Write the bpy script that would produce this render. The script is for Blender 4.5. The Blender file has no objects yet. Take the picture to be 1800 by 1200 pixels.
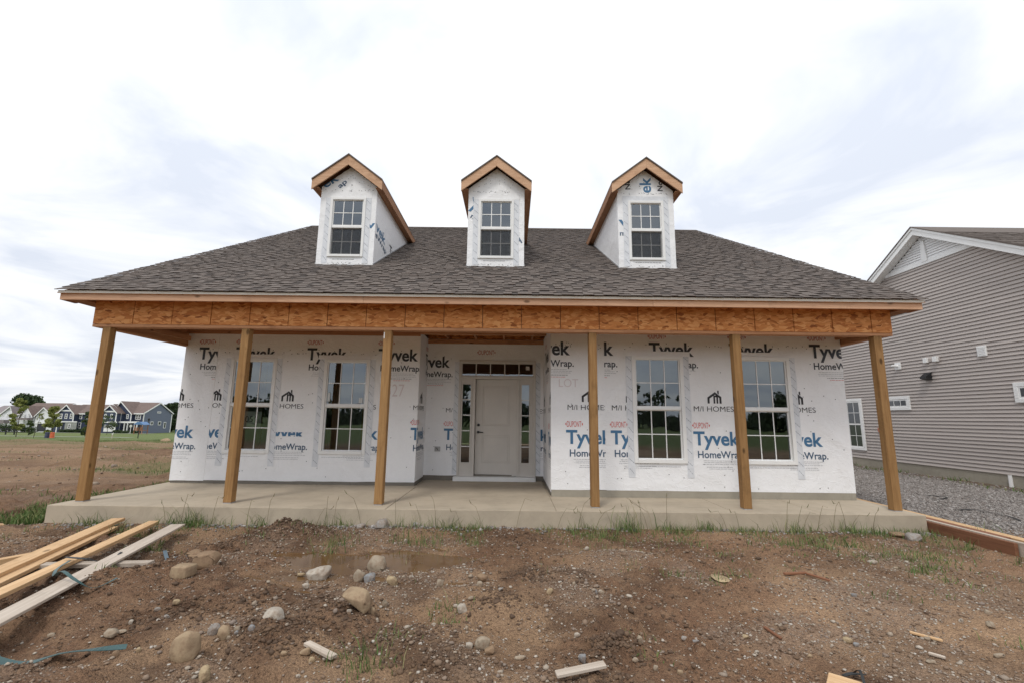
import bpy, bmesh, math, random
import numpy as np
from mathutils import Vector, Matrix, noise as mnoise

random.seed(7)
RNG = np.random.default_rng(11)
S = bpy.context.scene
COL = S.collection

# ------------------------------------------------------------------ camera
F, YAW, PITCH, ROLL, CH = 800.28, -0.001, 0.1641, 0.0118, 1.3208
_f = np.array([math.sin(YAW)*math.cos(PITCH), math.cos(YAW)*math.cos(PITCH), math.sin(PITCH)])
_r0 = np.array([math.cos(YAW), -math.sin(YAW), 0.0]); _u0 = np.cross(_r0, _f)
_r = _r0*math.cos(ROLL) + _u0*math.sin(ROLL); _u = np.cross(_r, _f)
cd = bpy.data.cameras.new('camera'); cam = bpy.data.objects.new('camera', cd); COL.objects.link(cam)
cd.sensor_width = 36.0; cd.lens = F/1800*36.0; cd.clip_start = 0.05; cd.clip_end = 3000
m = Matrix(((_r[0], _u[0], -_f[0], 0), (_r[1], _u[1], -_f[1], 0), (_r[2], _u[2], -_f[2], CH), (0, 0, 0, 1)))
cam.matrix_world = m
S.camera = cam

# ------------------------------------------------------------------ sky, sun, exposure
SUN_EL, SUN_AZ = math.radians(56), math.radians(205)      # azimuth measured clockwise from +Y
w = bpy.data.worlds.new('World'); S.world = w; w.use_nodes = True
nt = w.node_tree; nt.nodes.clear()
N = nt.nodes.new; L = nt.links.new
out = N('ShaderNodeOutputWorld'); bg = N('ShaderNodeBackground'); L(bg.outputs[0], out.inputs[0])
bg.inputs['Strength'].default_value = 0.1
sky = N('ShaderNodeTexSky'); sky.sky_type = 'NISHITA'; sky.sun_disc = False
sky.sun_elevation = SUN_EL; sky.sun_rotation = SUN_AZ; sky.air_density = 1.0; sky.dust_density = 2.0
geo = N('ShaderNodeTexCoord')
sep = N('ShaderNodeSeparateXYZ'); L(geo.outputs['Generated'], sep.inputs[0])
def wmath(op, a, b=None):
    n = N('ShaderNodeMath'); n.operation = op
    for i, v in enumerate((a, b)):
        if v is None: continue
        if hasattr(v, 'links'): L(v, n.inputs[i])
        else: n.inputs[i].default_value = v
    return n.outputs[0]
zz = wmath('ADD', wmath('MAXIMUM', sep.outputs[2], 0.0), 0.16)
cx = wmath('DIVIDE', sep.outputs[0], zz); cy = wmath('DIVIDE', sep.outputs[1], zz)
comb = N('ShaderNodeCombineXYZ'); L(cx, comb.inputs[0]); L(cy, comb.inputs[1])
n1 = N('ShaderNodeTexNoise'); L(comb.outputs[0], n1.inputs['Vector'])
n1.inputs['Scale'].default_value = 1.15; n1.inputs['Detail'].default_value = 6; n1.inputs['Roughness'].default_value = 0.55; n1.inputs['Distortion'].default_value = 0.6
r1 = N('ShaderNodeValToRGB'); L(n1.outputs['Fac'], r1.inputs[0])
e = r1.color_ramp.elements
e[0].position = 0.38; e[0].color = (0.69, 0.735, 0.825, 1)
e[1].position = 0.62; e[1].color = (1.0, 1.0, 1.0, 1)
x_ = r1.color_ramp.elements.new(0.50); x_.color = (0.88, 0.90, 0.94, 1)
sc_ = N('ShaderNodeVectorMath'); sc_.operation = 'SCALE'; L(r1.outputs[0], sc_.inputs[0]); sc_.inputs['Scale'].default_value = 10.0
mx = N('ShaderNodeMix'); mx.data_type = 'RGBA'
lum = wmath('ADD', wmath('MULTIPLY', wmath('MAXIMUM', sep.outputs[2], 0.0), 3.0), 8.8)
L(lum, sc_.inputs['Scale'])
L(sky.outputs[0], mx.inputs['A']); L(sc_.outputs[0], mx.inputs['B']); mx.inputs['Factor'].default_value = 0.93
L(mx.outputs['Result'], bg.inputs['Color'])
sd = bpy.data.lights.new('sun', 'SUN'); sd.energy = 1.2; sd.angle = math.radians(12); sd.color = (1, 0.96, 0.9)
so = bpy.data.objects.new('sun', sd); COL.objects.link(so)
sv = Vector((math.sin(SUN_AZ)*math.cos(SUN_EL), math.cos(SUN_AZ)*math.cos(SUN_EL), math.sin(SUN_EL)))
so.rotation_euler = (-sv).to_track_quat('-Z', 'Y').to_euler(); so.location = sv*60
S.view_settings.view_transform = 'Standard'; S.view_settings.look = 'None'
S.view_settings.gamma = 1.0; S.view_settings.exposure = 0.3; S.view_settings.use_curve_mapping = False
S.cycles.max_bounces = 8; S.cycles.transparent_max_bounces = 24

# ------------------------------------------------------------------ helpers
def at(px, py, axis, v):
    """photo pixel (1800x1200) -> point where its ray meets the plane coord[axis] = v"""
    d = _f + _r*(px-900)/F - _u*(py-600)/F
    t = (v - (0, 0, CH)[axis])/d[axis]
    return Vector((d[0]*t, d[1]*t, CH + d[2]*t))

def tag(o, label=None, cat=None, group=None, kind=None):
    if label: o['label'] = label
    if cat: o['category'] = cat
    if group: o['group'] = group
    if kind: o['kind'] = kind
    return o

def adopt(o, parent):
    if parent is not None:
        o.parent = parent
        pl = parent.matrix_world.translation if parent.type == 'EMPTY' else Vector((0, 0, 0))
        o.matrix_parent_inverse = Matrix.Translation(-Vector(parent['_loc'])) if '_loc' in parent else Matrix()
    return o

def empty(name, loc):
    o = bpy.data.objects.new(name, None); COL.objects.link(o); o.location = loc
    o['_loc'] = list(loc); o.empty_display_size = 0.2
    return o

class MB:
    def __init__(s): s.v = []; s.f = []
    def poly(s, pts):
        i = len(s.v); s.v += [tuple(p) for p in pts]; s.f.append(tuple(range(i, i+len(pts)))); return s
    def hexa(s, p):
        i = len(s.v); s.v += [tuple(q) for q in p]
        for f in ((0, 3, 2, 1), (4, 5, 6, 7), (0, 1, 5, 4), (1, 2, 6, 5), (2, 3, 7, 6), (3, 0, 4, 7)):
            s.f.append(tuple(i+k for k in f))
        return s
    def box(s, x0, x1, y0, y1, z0, z1):
        return s.hexa([(x0, y0, z0), (x1, y0, z0), (x1, y1, z0), (x0, y1, z0), (x0, y0, z1), (x1, y0, z1), (x1, y1, z1), (x0, y1, z1)])
    def prism(s, pts, d):
        """extrude polygon pts by vector d"""
        d = Vector(d); a = [Vector(p) for p in pts]; b = [p+d for p in a]; n = len(a); i = len(s.v)
        s.v += [tuple(p) for p in a+b]
        s.f.append(tuple(range(i, i+n))[::-1]); s.f.append(tuple(range(i+n, i+2*n)))
        for k in range(n): s.f.append((i+k, i+(k+1) % n, i+n+(k+1) % n, i+n+k))
        return s
    def tube(s, pts, r, n=8, r1=None):
        pts = [Vector(p) for p in pts]; rings = []
        for k, p in enumerate(pts):
            d = (pts[min(k+1, len(pts)-1)] - pts[max(k-1, 0)]).normalized()
            a = d.orthogonal().normalized(); b = d.cross(a)
            rr = r if r1 is None else r + (r1-r)*k/(len(pts)-1)
            rings.append(len(s.v))
            for j in range(n):
                t = 2*math.pi*j/n
                s.v.append(tuple(p + a*rr*math.cos(t) + b*rr*math.sin(t)))
        for k in range(len(pts)-1):
            for j in range(n):
                s.f.append((rings[k]+j, rings[k]+(j+1) % n, rings[k+1]+(j+1) % n, rings[k+1]+j))
        s.f.append(tuple(rings[0]+j for j in range(n))[::-1]); s.f.append(tuple(rings[-1]+j for j in range(n)))
        return s
    def mesh(s, name):
        me = bpy.data.meshes.new(name); me.from_pydata(s.v, [], s.f); me.update()
        bm = bmesh.new(); bm.from_mesh(me); bmesh.ops.recalc_face_normals(bm, faces=bm.faces); bm.to_mesh(me); bm.free()
        return me
    def build(s, name, mat, parent=None, bevel=0, smooth=False):
        me = s.mesh(name); me.materials.append(mat)
        if name == 'pane' and me.polygons[0].normal.y > 0: me.flip_normals()
        o = bpy.data.objects.new(name, me); COL.objects.link(o)
        if smooth:
            for p in me.polygons: p.use_smooth = True
        if bevel:
            b = o.modifiers.new('bevel', 'BEVEL'); b.width = bevel; b.segments = 1; b.limit_method = 'ANGLE'
        return adopt(o, parent)

def inst(name, me, parent=None, loc=(0, 0, 0), rot=(0, 0, 0), scale=(1, 1, 1)):
    o = bpy.data.objects.new(name, me); COL.objects.link(o)
    o.location = loc; o.rotation_euler = rot; o.scale = scale
    return adopt(o, parent)

def np_mesh(name, V, Fq, mat, parent=None, smooth=False):
    me = bpy.data.meshes.new(name)
    V = np.asarray(V, np.float32); Fq = np.asarray(Fq, np.int32); k = Fq.shape[1]
    me.vertices.add(len(V)); me.vertices.foreach_set('co', V.ravel())
    me.loops.add(Fq.size); me.loops.foreach_set('vertex_index', Fq.ravel())
    me.polygons.add(len(Fq)); me.polygons.foreach_set('loop_start', np.arange(0, Fq.size, k, dtype=np.int32))
    if smooth: me.polygons.foreach_set('use_smooth', np.ones(len(Fq), bool))
    me.update(calc_edges=True); me.materials.append(mat)
    o = bpy.data.objects.new(name, me); COL.objects.link(o)
    return adopt(o, parent)

# ---- numpy value noise
_perm = RNG.integers(0, 1 << 30, 4096)
def _h(ix, iy, s):
    return (_perm[(ix*73 + _perm[(iy + s*131) & 4095]) & 4095] % 10007)/10007.0
def vnoise(x, y, s=0):
    ix = np.floor(x).astype(int); iy = np.floor(y).astype(int); fx = x-ix; fy = y-iy
    fx = fx*fx*(3-2*fx); fy = fy*fy*(3-2*fy)
    a = _h(ix, iy, s)*(1-fx) + _h(ix+1, iy, s)*fx
    b = _h(ix, iy+1, s)*(1-fx) + _h(ix+1, iy+1, s)*fx
    return a*(1-fy) + b*fy
def fbm(x, y, o=4, s=0, g=0.5):
    t = 0; a = 1; n = 0
    for k in range(o):
        t = t + a*vnoise(x*2**k, y*2**k, s+k); n += a; a *= g
    return t/n
def sstep(a, b, x):
    t = np.clip((x-a)/(b-a), 0, 1); return t*t*(3-2*t)

# ------------------------------------------------------------------ materials
def srgb(r, g, b): return tuple(((c/255)/12.92 if c/255 <= 0.04045 else ((c/255+0.055)/1.055)**2.4) for c in (r, g, b)) + (1,)
class Mat:
    def __init__(s, name, rough=0.7, spec=0.4):
        s.m = bpy.data.materials.new(name); s.m.use_nodes = True; s.t = s.m.node_tree
        s.b = s.t.nodes['Principled BSDF']; s.b.inputs['Roughness'].default_value = rough
        s.b.inputs['Specular IOR Level'].default_value = spec; s._co = None
    def n(s, typ, **kw):
        x = s.t.nodes.new(typ)
        for k, v in kw.items(): setattr(x, k, v)
        return x
    def l(s, a, b): s.t.links.new(a, b)
    def co(s, scale=(1, 1, 1), rot=(0, 0, 0), kind='Object'):
        c = s.n('ShaderNodeTexCoord'); mp = s.n('ShaderNodeMapping'); s.l(c.outputs[kind], mp.inputs[0])
        mp.inputs['Scale'].default_value = scale; mp.inputs['Rotation'].default_value = rot
        return mp.outputs[0]
    def noise(s, co, scale, detail=4, rough=0.55, dist=0):
        x = s.n('ShaderNodeTexNoise'); s.l(co, x.inputs['Vector'])
        x.inputs['Scale'].default_value = scale; x.inputs['Detail'].default_value = detail
        x.inputs['Roughness'].default_value = rough; x.inputs['Distortion'].default_value = dist
        return x.outputs['Fac']
    def vor(s, co, scale, out='Distance', feature='F1', rnd=1):
        x = s.n('ShaderNodeTexVoronoi'); x.feature = feature; s.l(co, x.inputs['Vector']); x.inputs['Scale'].default_value = scale
        x.inputs['Randomness'].default_value = rnd
        return x.outputs[out]
    def ramp(s, fac, stops):
        x = s.n('ShaderNodeValToRGB'); s.l(fac, x.inputs[0]); el = x.color_ramp.elements
        while len(el) < len(stops): el.new(0.5)
        for k, (p, c) in enumerate(stops):
            el[k].position = p; el[k].color = c if len(c) == 4 else tuple(c)+(1,)
        return x.outputs[0]
    def mix(s, fac, a, b, mode='MIX'):
        x = s.n('ShaderNodeMix'); x.data_type = 'RGBA'; x.blend_type = mode
        for k, v in (('Factor', fac), ('A', a), ('B', b)):
            i = [q for q in x.inputs if q.name == k and (q.type == ('VALUE' if k == 'Factor' else 'RGBA'))][0]
            if hasattr(v, 'links'): s.l(v, i)
            else: i.default_value = v
        return [q for q in x.outputs if q.type == 'RGBA'][0]
    def math(s, op, a, b=0.0):
        x = s.n('ShaderNodeMath'); x.operation = op
        for i, v in enumerate((a, b)):
            if hasattr(v, 'links'): s.l(v, x.inputs[i])
            else: x.inputs[i].default_value = v
        return x.outputs[0]
    def color(s, c):
        if hasattr(c, 'links'): s.l(c, s.b.inputs['Base Color'])
        else: s.b.inputs['Base Color'].default_value = c if len(c) == 4 else tuple(c)+(1,)
        return s
    def bump(s, h, strength=0.3, dist=0.01):
        x = s.n('ShaderNodeBump'); x.inputs['Strength'].default_value = strength; x.inputs['Distance'].default_value = dist
        s.l(h, x.inputs['Height']); s.l(x.outputs[0], s.b.inputs['Normal']); return s

def plain(name, c, rough=0.6, var=0.12, scale=6, bump=0.15):
    M = Mat(name, rough); co = M.co()
    f = M.noise(co, scale, 5, 0.6)
    c = tuple(c[:3])
    M.color(M.ramp(f, [(0.3, tuple(v*(1-var) for v in c)), (0.7, tuple(min(1, v*(1+var)) for v in c))]))
    if bump: M.bump(M.noise(co, scale*12, 3), bump, 0.004)
    return M.m

def wood(name, c0, c1, axis, knots=True, dark=None, grain=30):
    """softwood: streaks along the axis, per-object tone, knots"""
    M = Mat(name, 0.75, 0.25)
    sc = [1.0, 1.0, 1.0]; sc['xyz'.index(axis)] = 0.06
    oi = M.n('ShaderNodeObjectInfo')
    c = M.n('ShaderNodeTexCoord'); ad = M.n('ShaderNodeVectorMath'); ad.operation = 'ADD'; M.l(c.outputs['Object'], ad.inputs[0])
    cm = M.n('ShaderNodeCombineXYZ'); q = M.math('MULTIPLY', oi.outputs['Random'], 37.0)
    for k in range(3): M.l(q, cm.inputs[k])
    M.l(cm.outputs[0], ad.inputs[1])
    mp = M.n('ShaderNodeMapping'); M.l(ad.outputs[0], mp.inputs[0]); mp.inputs['Scale'].default_value = sc
    g = M.noise(mp.outputs[0], grain, 5, 0.6, 0.8)
    g2 = M.noise(mp.outputs[0], grain*0.22, 3, 0.5, 1.2)
    base = M.ramp(g, [(0.32, c0), (0.62, c1)])
    base = M.mix(M.math('MULTIPLY', g2, 0.55), base, tuple(v*0.62 for v in c0[:3])+(1,))
    if knots:
        ks = [2.6, 2.6, 2.6]; ks['xyz'.index(axis)] = 1.3
        mk = M.n('ShaderNodeMapping'); M.l(ad.outputs[0], mk.inputs[0]); mk.inputs['Scale'].default_value = ks
        v = M.vor(mk.outputs[0], 1.6)
        kf = M.ramp(v, [(0.07, (1, 1, 1)), (0.13, (0, 0, 0))])
        base = M.mix(kf, base, tuple(v_*0.28 for v_ in c0[:3])+(1,))
    base = M.mix(0.22, base, M.ramp(oi.outputs['Random'], [(0, tuple(v*0.6 for v in c0[:3])), (1, tuple(min(1, v*1.15) for v in c1[:3]))]))
    mud = M.noise(ad.outputs[0], 3.1, 5, .7)
    base = M.mix(M.ramp(mud, [(.56, (0, 0, 0)), (.74, (.45, .45, .45))]), base, tuple(v*.5 for v in c0[:3])+(1,))
    M.color(base); M.bump(g, 0.25, 0.004)
    return M.m

PINE0, PINE1 = srgb(178, 128, 88), srgb(214, 168, 122)
POST0, POST1 = srgb(138, 102, 62), srgb(176, 138, 92)
RED0, RED1 = srgb(170, 118, 84), srgb(206, 156, 116)
W_fascia = wood('fascia pine', srgb(186, 142, 112), srgb(220, 180, 148), 'x')
W_post = wood('treated post', POST0, POST1, 'z')
W_beamx = wood('pine along x', RED0, RED1, 'x'); W_beamy = wood('pine along y', RED0, RED1, 'y')
W_plank = wood('plank pine', srgb(190, 152, 110), srgb(222, 188, 146), 'x')
W_rake = wood('rake cedar', srgb(188, 146, 114), srgb(220, 182, 150), 'x', knots=False)
W_darky = wood('eave cedar', srgb(146, 104, 74), srgb(180, 134, 100), 'y', knots=False)
W_grey = wood('weathered board', srgb(176, 162, 146), srgb(208, 196, 182), 'x', knots=False)
W_redbeam = wood('red timber', srgb(116, 78, 58), srgb(150, 106, 80), 'x')

def mk_osb():
    M = Mat('oriented strand board', 0.7, 0.3); oi = M.n('ShaderNodeObjectInfo')
    c = M.n('ShaderNodeTexCoord')
    base = None; hs = []
    dn = M.n('ShaderNodeTexNoise'); M.l(c.outputs['Object'], dn.inputs['Vector']); dn.inputs['Scale'].default_value = 5.0
    dv = M.n('ShaderNodeVectorMath'); dv.operation = 'MULTIPLY_ADD'; M.l(dn.outputs['Color'], dv.inputs[0]); dv.inputs[1].default_value = (.12, .12, .12); M.l(c.outputs['Object'], dv.inputs[2])
    for k, (rot, sc) in enumerate(((0.45, (10, 10, 34)), (-0.9, (9, 9, 38)), (1.35, (11, 11, 30)))):
        mp = M.n('ShaderNodeMapping'); M.l(dv.outputs[0], mp.inputs[0]); mp.inputs['Rotation'].default_value = (0, rot, 0); mp.inputs['Scale'].default_value = sc
        x = M.n('ShaderNodeTexVoronoi'); M.l(mp.outputs[0], x.inputs['Vector']); x.inputs['Scale'].default_value = 1.0
        sp = M.n('ShaderNodeSeparateColor'); M.l(x.outputs['Color'], sp.inputs[0])
        col = M.ramp(sp.outputs[0], [(0.0, srgb(112, 58, 22)), (0.12, srgb(176, 108, 56)), (0.55, srgb(208, 140, 80)), (0.9, srgb(228, 168, 108))])
        hs.append(sp.outputs[1])
        base = col if base is None else M.mix(M.ramp(sp.outputs[2], [(0.45, (0, 0, 0)), (0.55, (1, 1, 1))]), base, col)
    big = M.noise(c.outputs['Object'], 2.2, 3)
    base = M.mix(M.math('MULTIPLY', big, 0.5), base, srgb(184, 114, 60))
    M.color(base); M.bump(hs[0], 0.35, 0.003)
    return M.m
OSB = mk_osb()
def mk_flat(name, c, rough=0.5, spec=0.4):
    M = Mat(name, rough, spec); M.color(c); return M.m

def mk_wrap():
    M = Mat('house wrap', 0.5, 0.35); co = M.co()
    a = M.noise(co, 1.6, 3, 0.5, 0.8)
    b = M.noise(co, 7, 4, 0.6, 2.0)
    cr = M.math('ABSOLUTE', M.math('SUBTRACT', M.noise(M.co((1, 1, 1.6), (0, .5, 0)), 2.3, 2, 0.5, 2.5), 0.5))
    crease = M.ramp(cr, [(0.0, (1, 1, 1)), (0.028, (0, 0, 0))])
    cr2 = M.math('ABSOLUTE', M.math('SUBTRACT', M.noise(M.co((1.5, 1.5, 1), (0, -.7, 0)), 4.1, 2, 0.5, 2.0), 0.5))
    crease2 = M.ramp(cr2, [(0.0, (1, 1, 1)), (0.02, (0, 0, 0))])
    col = M.ramp(b, [(0.25, (0.83, 0.835, 0.85)), (0.6, (0.855, 0.86, 0.875))])
    dirt = M.noise(M.co((1.5, 1.5, 0.5)), 1.1, 5, 0.6)
    col = M.mix(M.ramp(dirt, [(0.5, (0, 0, 0)), (0.85, (0.3, 0.3, 0.3))]), col, (0.66, 0.65, 0.62, 1))
    M.color(col)
    h = M.math('ADD', M.math('MULTIPLY', a, 1.0), M.math('MULTIPLY', crease, 0.07))
    h = M.math('ADD', h, M.math('MULTIPLY', crease2, 0.018)); h = M.math('ADD', h, M.math('MULTIPLY', b, 0.025))
    M.bump(h, 0.55, 0.06)
    return M.m
WRAP = mk_wrap()
TAPE = plain('flashing tape', (0.68, 0.70, 0.735), 0.35, 0.1, 9, 0.4)
INK_BLUE = mk_flat('blue print', srgb(70, 114, 150), 0.5); INK_DARK = mk_flat('dark print', srgb(58, 62, 70), 0.5)
INK_RED = mk_flat('red print', srgb(206, 96, 92), 0.5); INK_RED2 = mk_flat('deep red print', srgb(176, 62, 58), 0.5)
INK_GREY = mk_flat('grey fine print', (0.42, 0.43, 0.45), 0.5); INK_PINK = mk_flat('chalk pink', srgb(218, 208, 210), 0.6)
INK_TAPE = mk_flat('tape print', (.30, .33, .37), 0.5); INK_LOGO = mk_flat('charcoal print', srgb(54, 54, 58), 0.5); INK_SLATE = mk_flat('slate print', srgb(70, 92, 116), 0.5)
VINYL = plain('white vinyl', (0.80, 0.80, 0.79), 0.35, 0.03, 3, 0)
DOORP = plain('door primer', (0.60, 0.565, 0.52), 0.45, 0.04, 3, 0.05)
DARK = mk_flat('dark metal', (0.02, 0.02, 0.022), 0.4)
FLASH = mk_flat('grey flashing', (0.33, 0.33, 0.34), 0.4)
DRIP = plain('beige drip edge', (0.68, 0.64, 0.57), 0.4, 0.05, 3, 0)
def mk_glass():
    M = Mat('window glass'); t = M.t; t.nodes.remove(M.b)
    o = [n for n in t.nodes if n.type == 'OUTPUT_MATERIAL'][0]
    fr = M.n('ShaderNodeFresnel'); fr.inputs['IOR'].default_value = 2.4
    tr = M.n('ShaderNodeBsdfTransparent'); tr.inputs[0].default_value = (0.78, 0.83, 0.82, 1)
    gl = M.n('ShaderNodeBsdfGlossy'); gl.inputs['Roughness'].default_value = 0.008; gl.inputs[0].default_value = (0.86, 0.94, 1.0, 1)
    bp = M.n('ShaderNodeBump'); bp.inputs['Strength'].default_value = 0.05; bp.inputs['Distance'].default_value = 0.02
    M.l(M.noise(M.co(), 2.2, 2), bp.inputs['Height']); M.l(bp.outputs[0], gl.inputs['Normal'])
    ms = M.n('ShaderNodeMixShader'); M.l(fr.outputs[0], ms.inputs[0]); M.l(tr.outputs[0], ms.inputs[1]); M.l(gl.outputs[0], ms.inputs[2])
    M.l(ms.outputs[0], o.inputs[0]); return M.m
GLASS = mk_glass()
def mk_dglass(name, c):
    M = Mat(name, 0.05, 0.8); M.color(c); return M.m
DGLASS = mk_dglass('dark glazing', (0.05, 0.055, 0.06)); 
def mk_concrete(name, c):
    M = Mat(name, 0.85, 0.25); co = M.co()
    a = M.noise(co, 1.3, 6, 0.65); b = M.noise(co, 60, 3)
    col = M.ramp(a, [(0.3, tuple(v*0.78 for v in c)), (0.55, c), (0.8, tuple(min(1, v*1.12) for v in c))])
    col = M.mix(M.math('MULTIPLY', b, 0.3), col, tuple(v*0.7 for v in c)+(1,))
    st_ = M.noise(M.co((1, 1.6, 1)), 2.7, 5, .7, 1.0)
    col = M.mix(M.ramp(st_, [(.52, (0, 0, 0)), (.78, (.55, .55, .55))]), col, tuple(v*.62 for v in c)+(1,))
    M.color(col); M.bump(b, 0.25, 0.003); return M.m
CONC = mk_concrete('porch concrete', (0.47, 0.40, 0.305)); CONC2 = mk_concrete('foundation concrete', (0.36, 0.33, 0.27)); BLOCK = mk_concrete('foundation ledge', (0.22, 0.2, 0.17))

def mk_shingle(name, mode):
    M = Mat(name, 0.9, 0.2)
    if mode == 'object': r = M.n('ShaderNodeObjectInfo').outputs['Random']
    else: r = M.n('ShaderNodeNewGeometry').outputs['Random Per Island']
    col = M.ramp(r, [(0.0, srgb(94, 88, 84)), (0.25, srgb(108, 101, 97)), (0.6, srgb(120, 113, 108)), (0.8, srgb(112, 103, 98)), (1.0, srgb(132, 125, 120))])
    gm = M.n('ShaderNodeNewGeometry'); g = M.noise(gm.outputs['Position'], 120, 2)
    big = M.noise(gm.outputs['Position'], 0.7, 4)
    col = M.mix(M.math('MULTIPLY', g, 0.6), col, srgb(80, 70, 64))
    col = M.mix(M.math('MULTIPLY', big, 0.35), col, srgb(104, 92, 84))
    M.color(col); M.bump(g, 0.5, 0.003); return M.m
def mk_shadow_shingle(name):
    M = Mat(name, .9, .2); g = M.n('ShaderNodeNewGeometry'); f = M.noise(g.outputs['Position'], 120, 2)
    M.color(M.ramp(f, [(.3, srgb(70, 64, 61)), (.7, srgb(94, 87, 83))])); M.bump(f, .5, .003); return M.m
SH_D = mk_shadow_shingle('painted shadow shingle')  # recessed tabs: shadow gaps between raised tabs put into the colour
SH_O = mk_shingle('asphalt shingle', 'object'); SH_I = mk_shingle('asphalt shingle course', 'island')

# ------------------------------------------------------------------ terrain
YS = 6.85
XSL, XSR = -6.658, 5.956
MOUNDS = []     # (x, y, radius, height)
def gpt(px, py, z=-0.25): return at(px, py, 2, z)
for px, py, r, h in ((495, 935, .42, .17), (560, 930, .35, .07), (400, 950, .3, .05), (930, 1015, .22, .07), (1075, 1140, .2, .09), (1010, 1015, .25, .05),
                     (475, 1120, .33, .10), (700, 1040, .5, .03), (560, 1055, .5, .05), (900, 945, .5, .06), (760, 930, .7, .05), (820, 1090, .3, .04),
                     (1150, 985, .5, .04), (215, 1010, .5, .05), (650, 1130, .3, .05), (430, 1060, .4, .05), (780, 1170, .25, .06), (1040, 1195, .25, .07), (120, 905, .45, .055), (300, 922, .4, .04), (680, 925, .35, .05), (880, 928, .4, .04), (1040, 931, .5, .055), (1260, 934, .45, .045), (1480, 938, .5, .05), (590, 1085, .3, .06), (300, 1075, .35, .06), (880, 1060, .3, .05), (740, 1110, .3, .05)):
    p = gpt(px, py); MOUNDS.append((p.x, p.y, r, h))
DIPS = []
for px, py, rx, ry, h in ((560, 982, .42, .34, .10), (700, 984, .45, .20, .10), (850, 972, .8, .13, .10), (800, 1015, .5, .12, .085), (520, 1006, .4, .18, .085), (930, 968, .4, .09, .08), (640, 975, .3, .15, .09)):
    p = gpt(px, py); DIPS.append((p.x, p.y, rx, ry, h))
WATER_Z = -0.307
def gbase(x, y):
    x = np.asarray(x, float); y = np.asarray(y, float)
    wl = 1 - sstep(-6.5, 3.0, x)                         # falls away beyond the left yard
    z = -0.245 - 0.0335*np.clip(y-9, 0, 122)*wl
    z = z - 0.02*sstep(6.0, 3.0, y)
    return z
def ground_z(x, y, fine=True):
    x = np.asarray(x, float); y = np.asarray(y, float)
    z = gbase(x, y)
    near = 1 - sstep(9, 26, np.hypot(x*0.8, y-4))
    field = sstep(10, 16, y)*(1-sstep(45, 58, y))*(1-sstep(-8, -6, x))
    rightside = sstep(6.0, 6.8, x)*sstep(6.0, 7.6, y + 0.25*(x-6))
    rough = near*(1-0.85*rightside)
    right_smooth = 1 - 0.45*sstep(1.0, 3.5, x)
    z = z + rough*right_smooth*((fbm(x*1.1, y*1.1, 3, 3)-.5)*0.16 + (fbm(x*3.4+7, y*3.4, 3, 9)-.5)*0.07)
    if fine:
        cl = np.clip(fbm(x*9, y*9, 2, 15)-.52, 0, 1)
        pm = sstep(0.42, 0.62, fbm(x*0.9+3, y*0.9, 3, 40))            # rough, cloddy zones
        z = z + rough*right_smooth*(cl*0.13*(0.2+pm) + (fbm(x*22, y*22, 2, 21)-.5)*0.016*(0.3+pm) + (vnoise(x*40, y*40, 33)-.5)*0.006)
    du_ = x*.45+y*.9; rr_ = np.abs(fbm(du_*1.7, (x*.9-y*.45)*.35, 3, 300)-.5)
    z = z - rough*(1-sstep(-.5, 1.5, x))*0.06*(1-sstep(0, .09, rr_))
    z = z + field*((fbm(x*0.35, y*0.9, 4, 60, .65)-.5)*0.55)
    z = z + field*np.clip(fbm(x*0.9+4, y*1.6, 3, 65)-.55, 0, 1)*0.9
    for mx_, my_, r, h in MOUNDS:
        d2 = ((x-mx_)**2 + (y-my_)**2)/(r*r); z = z + h*np.exp(-d2*1.6)*(0.45+0.5*fbm(x*6, y*6, 2, 5)+0.9*np.clip(fbm(x*15, y*15, 3, 6)-.35, 0, 1)*(1 if fine else 0))
    for dx, dy, rx, ry, h in DIPS:
        d2 = ((x-dx)/rx)**2 + ((y-dy)/ry)**2
        k = np.exp(-d2*1.2); z = z*(1-0.6*k) + (-0.245-h)*0.6*k - h*0.15*k
    # keep soil below the slab edge and under the house
    under = sstep(XSL-.25, XSL+.05, x)*(1-sstep(XSR-.05, XSR+.3, x))*sstep(6.4, 6.95, y)*(1-sstep(20, 22, y))
    z = z*(1-under) + (-0.235)*under
    return z
def gz(x, y): return float(ground_z(np.array([x]), np.array([y]))[0])

def axis_pts(a, b, step, lo, hi, grow=1.13):
    c = list(np.arange(a, b+1e-6, step)); d = step; p = a; left = []
    while p > lo: d *= grow; p -= d; left.append(p)
    d = step; p = c[-1]; right = []
    while p < hi: d *= grow; p += d; right.append(p)
    return np.array(left[::-1] + c + right)
gx = axis_pts(-8.0, 8.2, 0.032, -900, 900, 1.10); gy = axis_pts(1.6, 7.3, 0.027, -900, 900, 1.045)
GX, GY = np.meshgrid(gx, gy); GZ = ground_z(GX, GY)
V = np.stack([GX, GY, GZ], -1).reshape(-1, 3); nx, ny = len(gx), len(gy)
idx = np.arange(nx*ny).reshape(ny, nx)
Q = np.stack([idx[:-1, :-1], idx[:-1, 1:], idx[1:, 1:], idx[1:, :-1]], -1).reshape(-1, 4)
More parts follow.
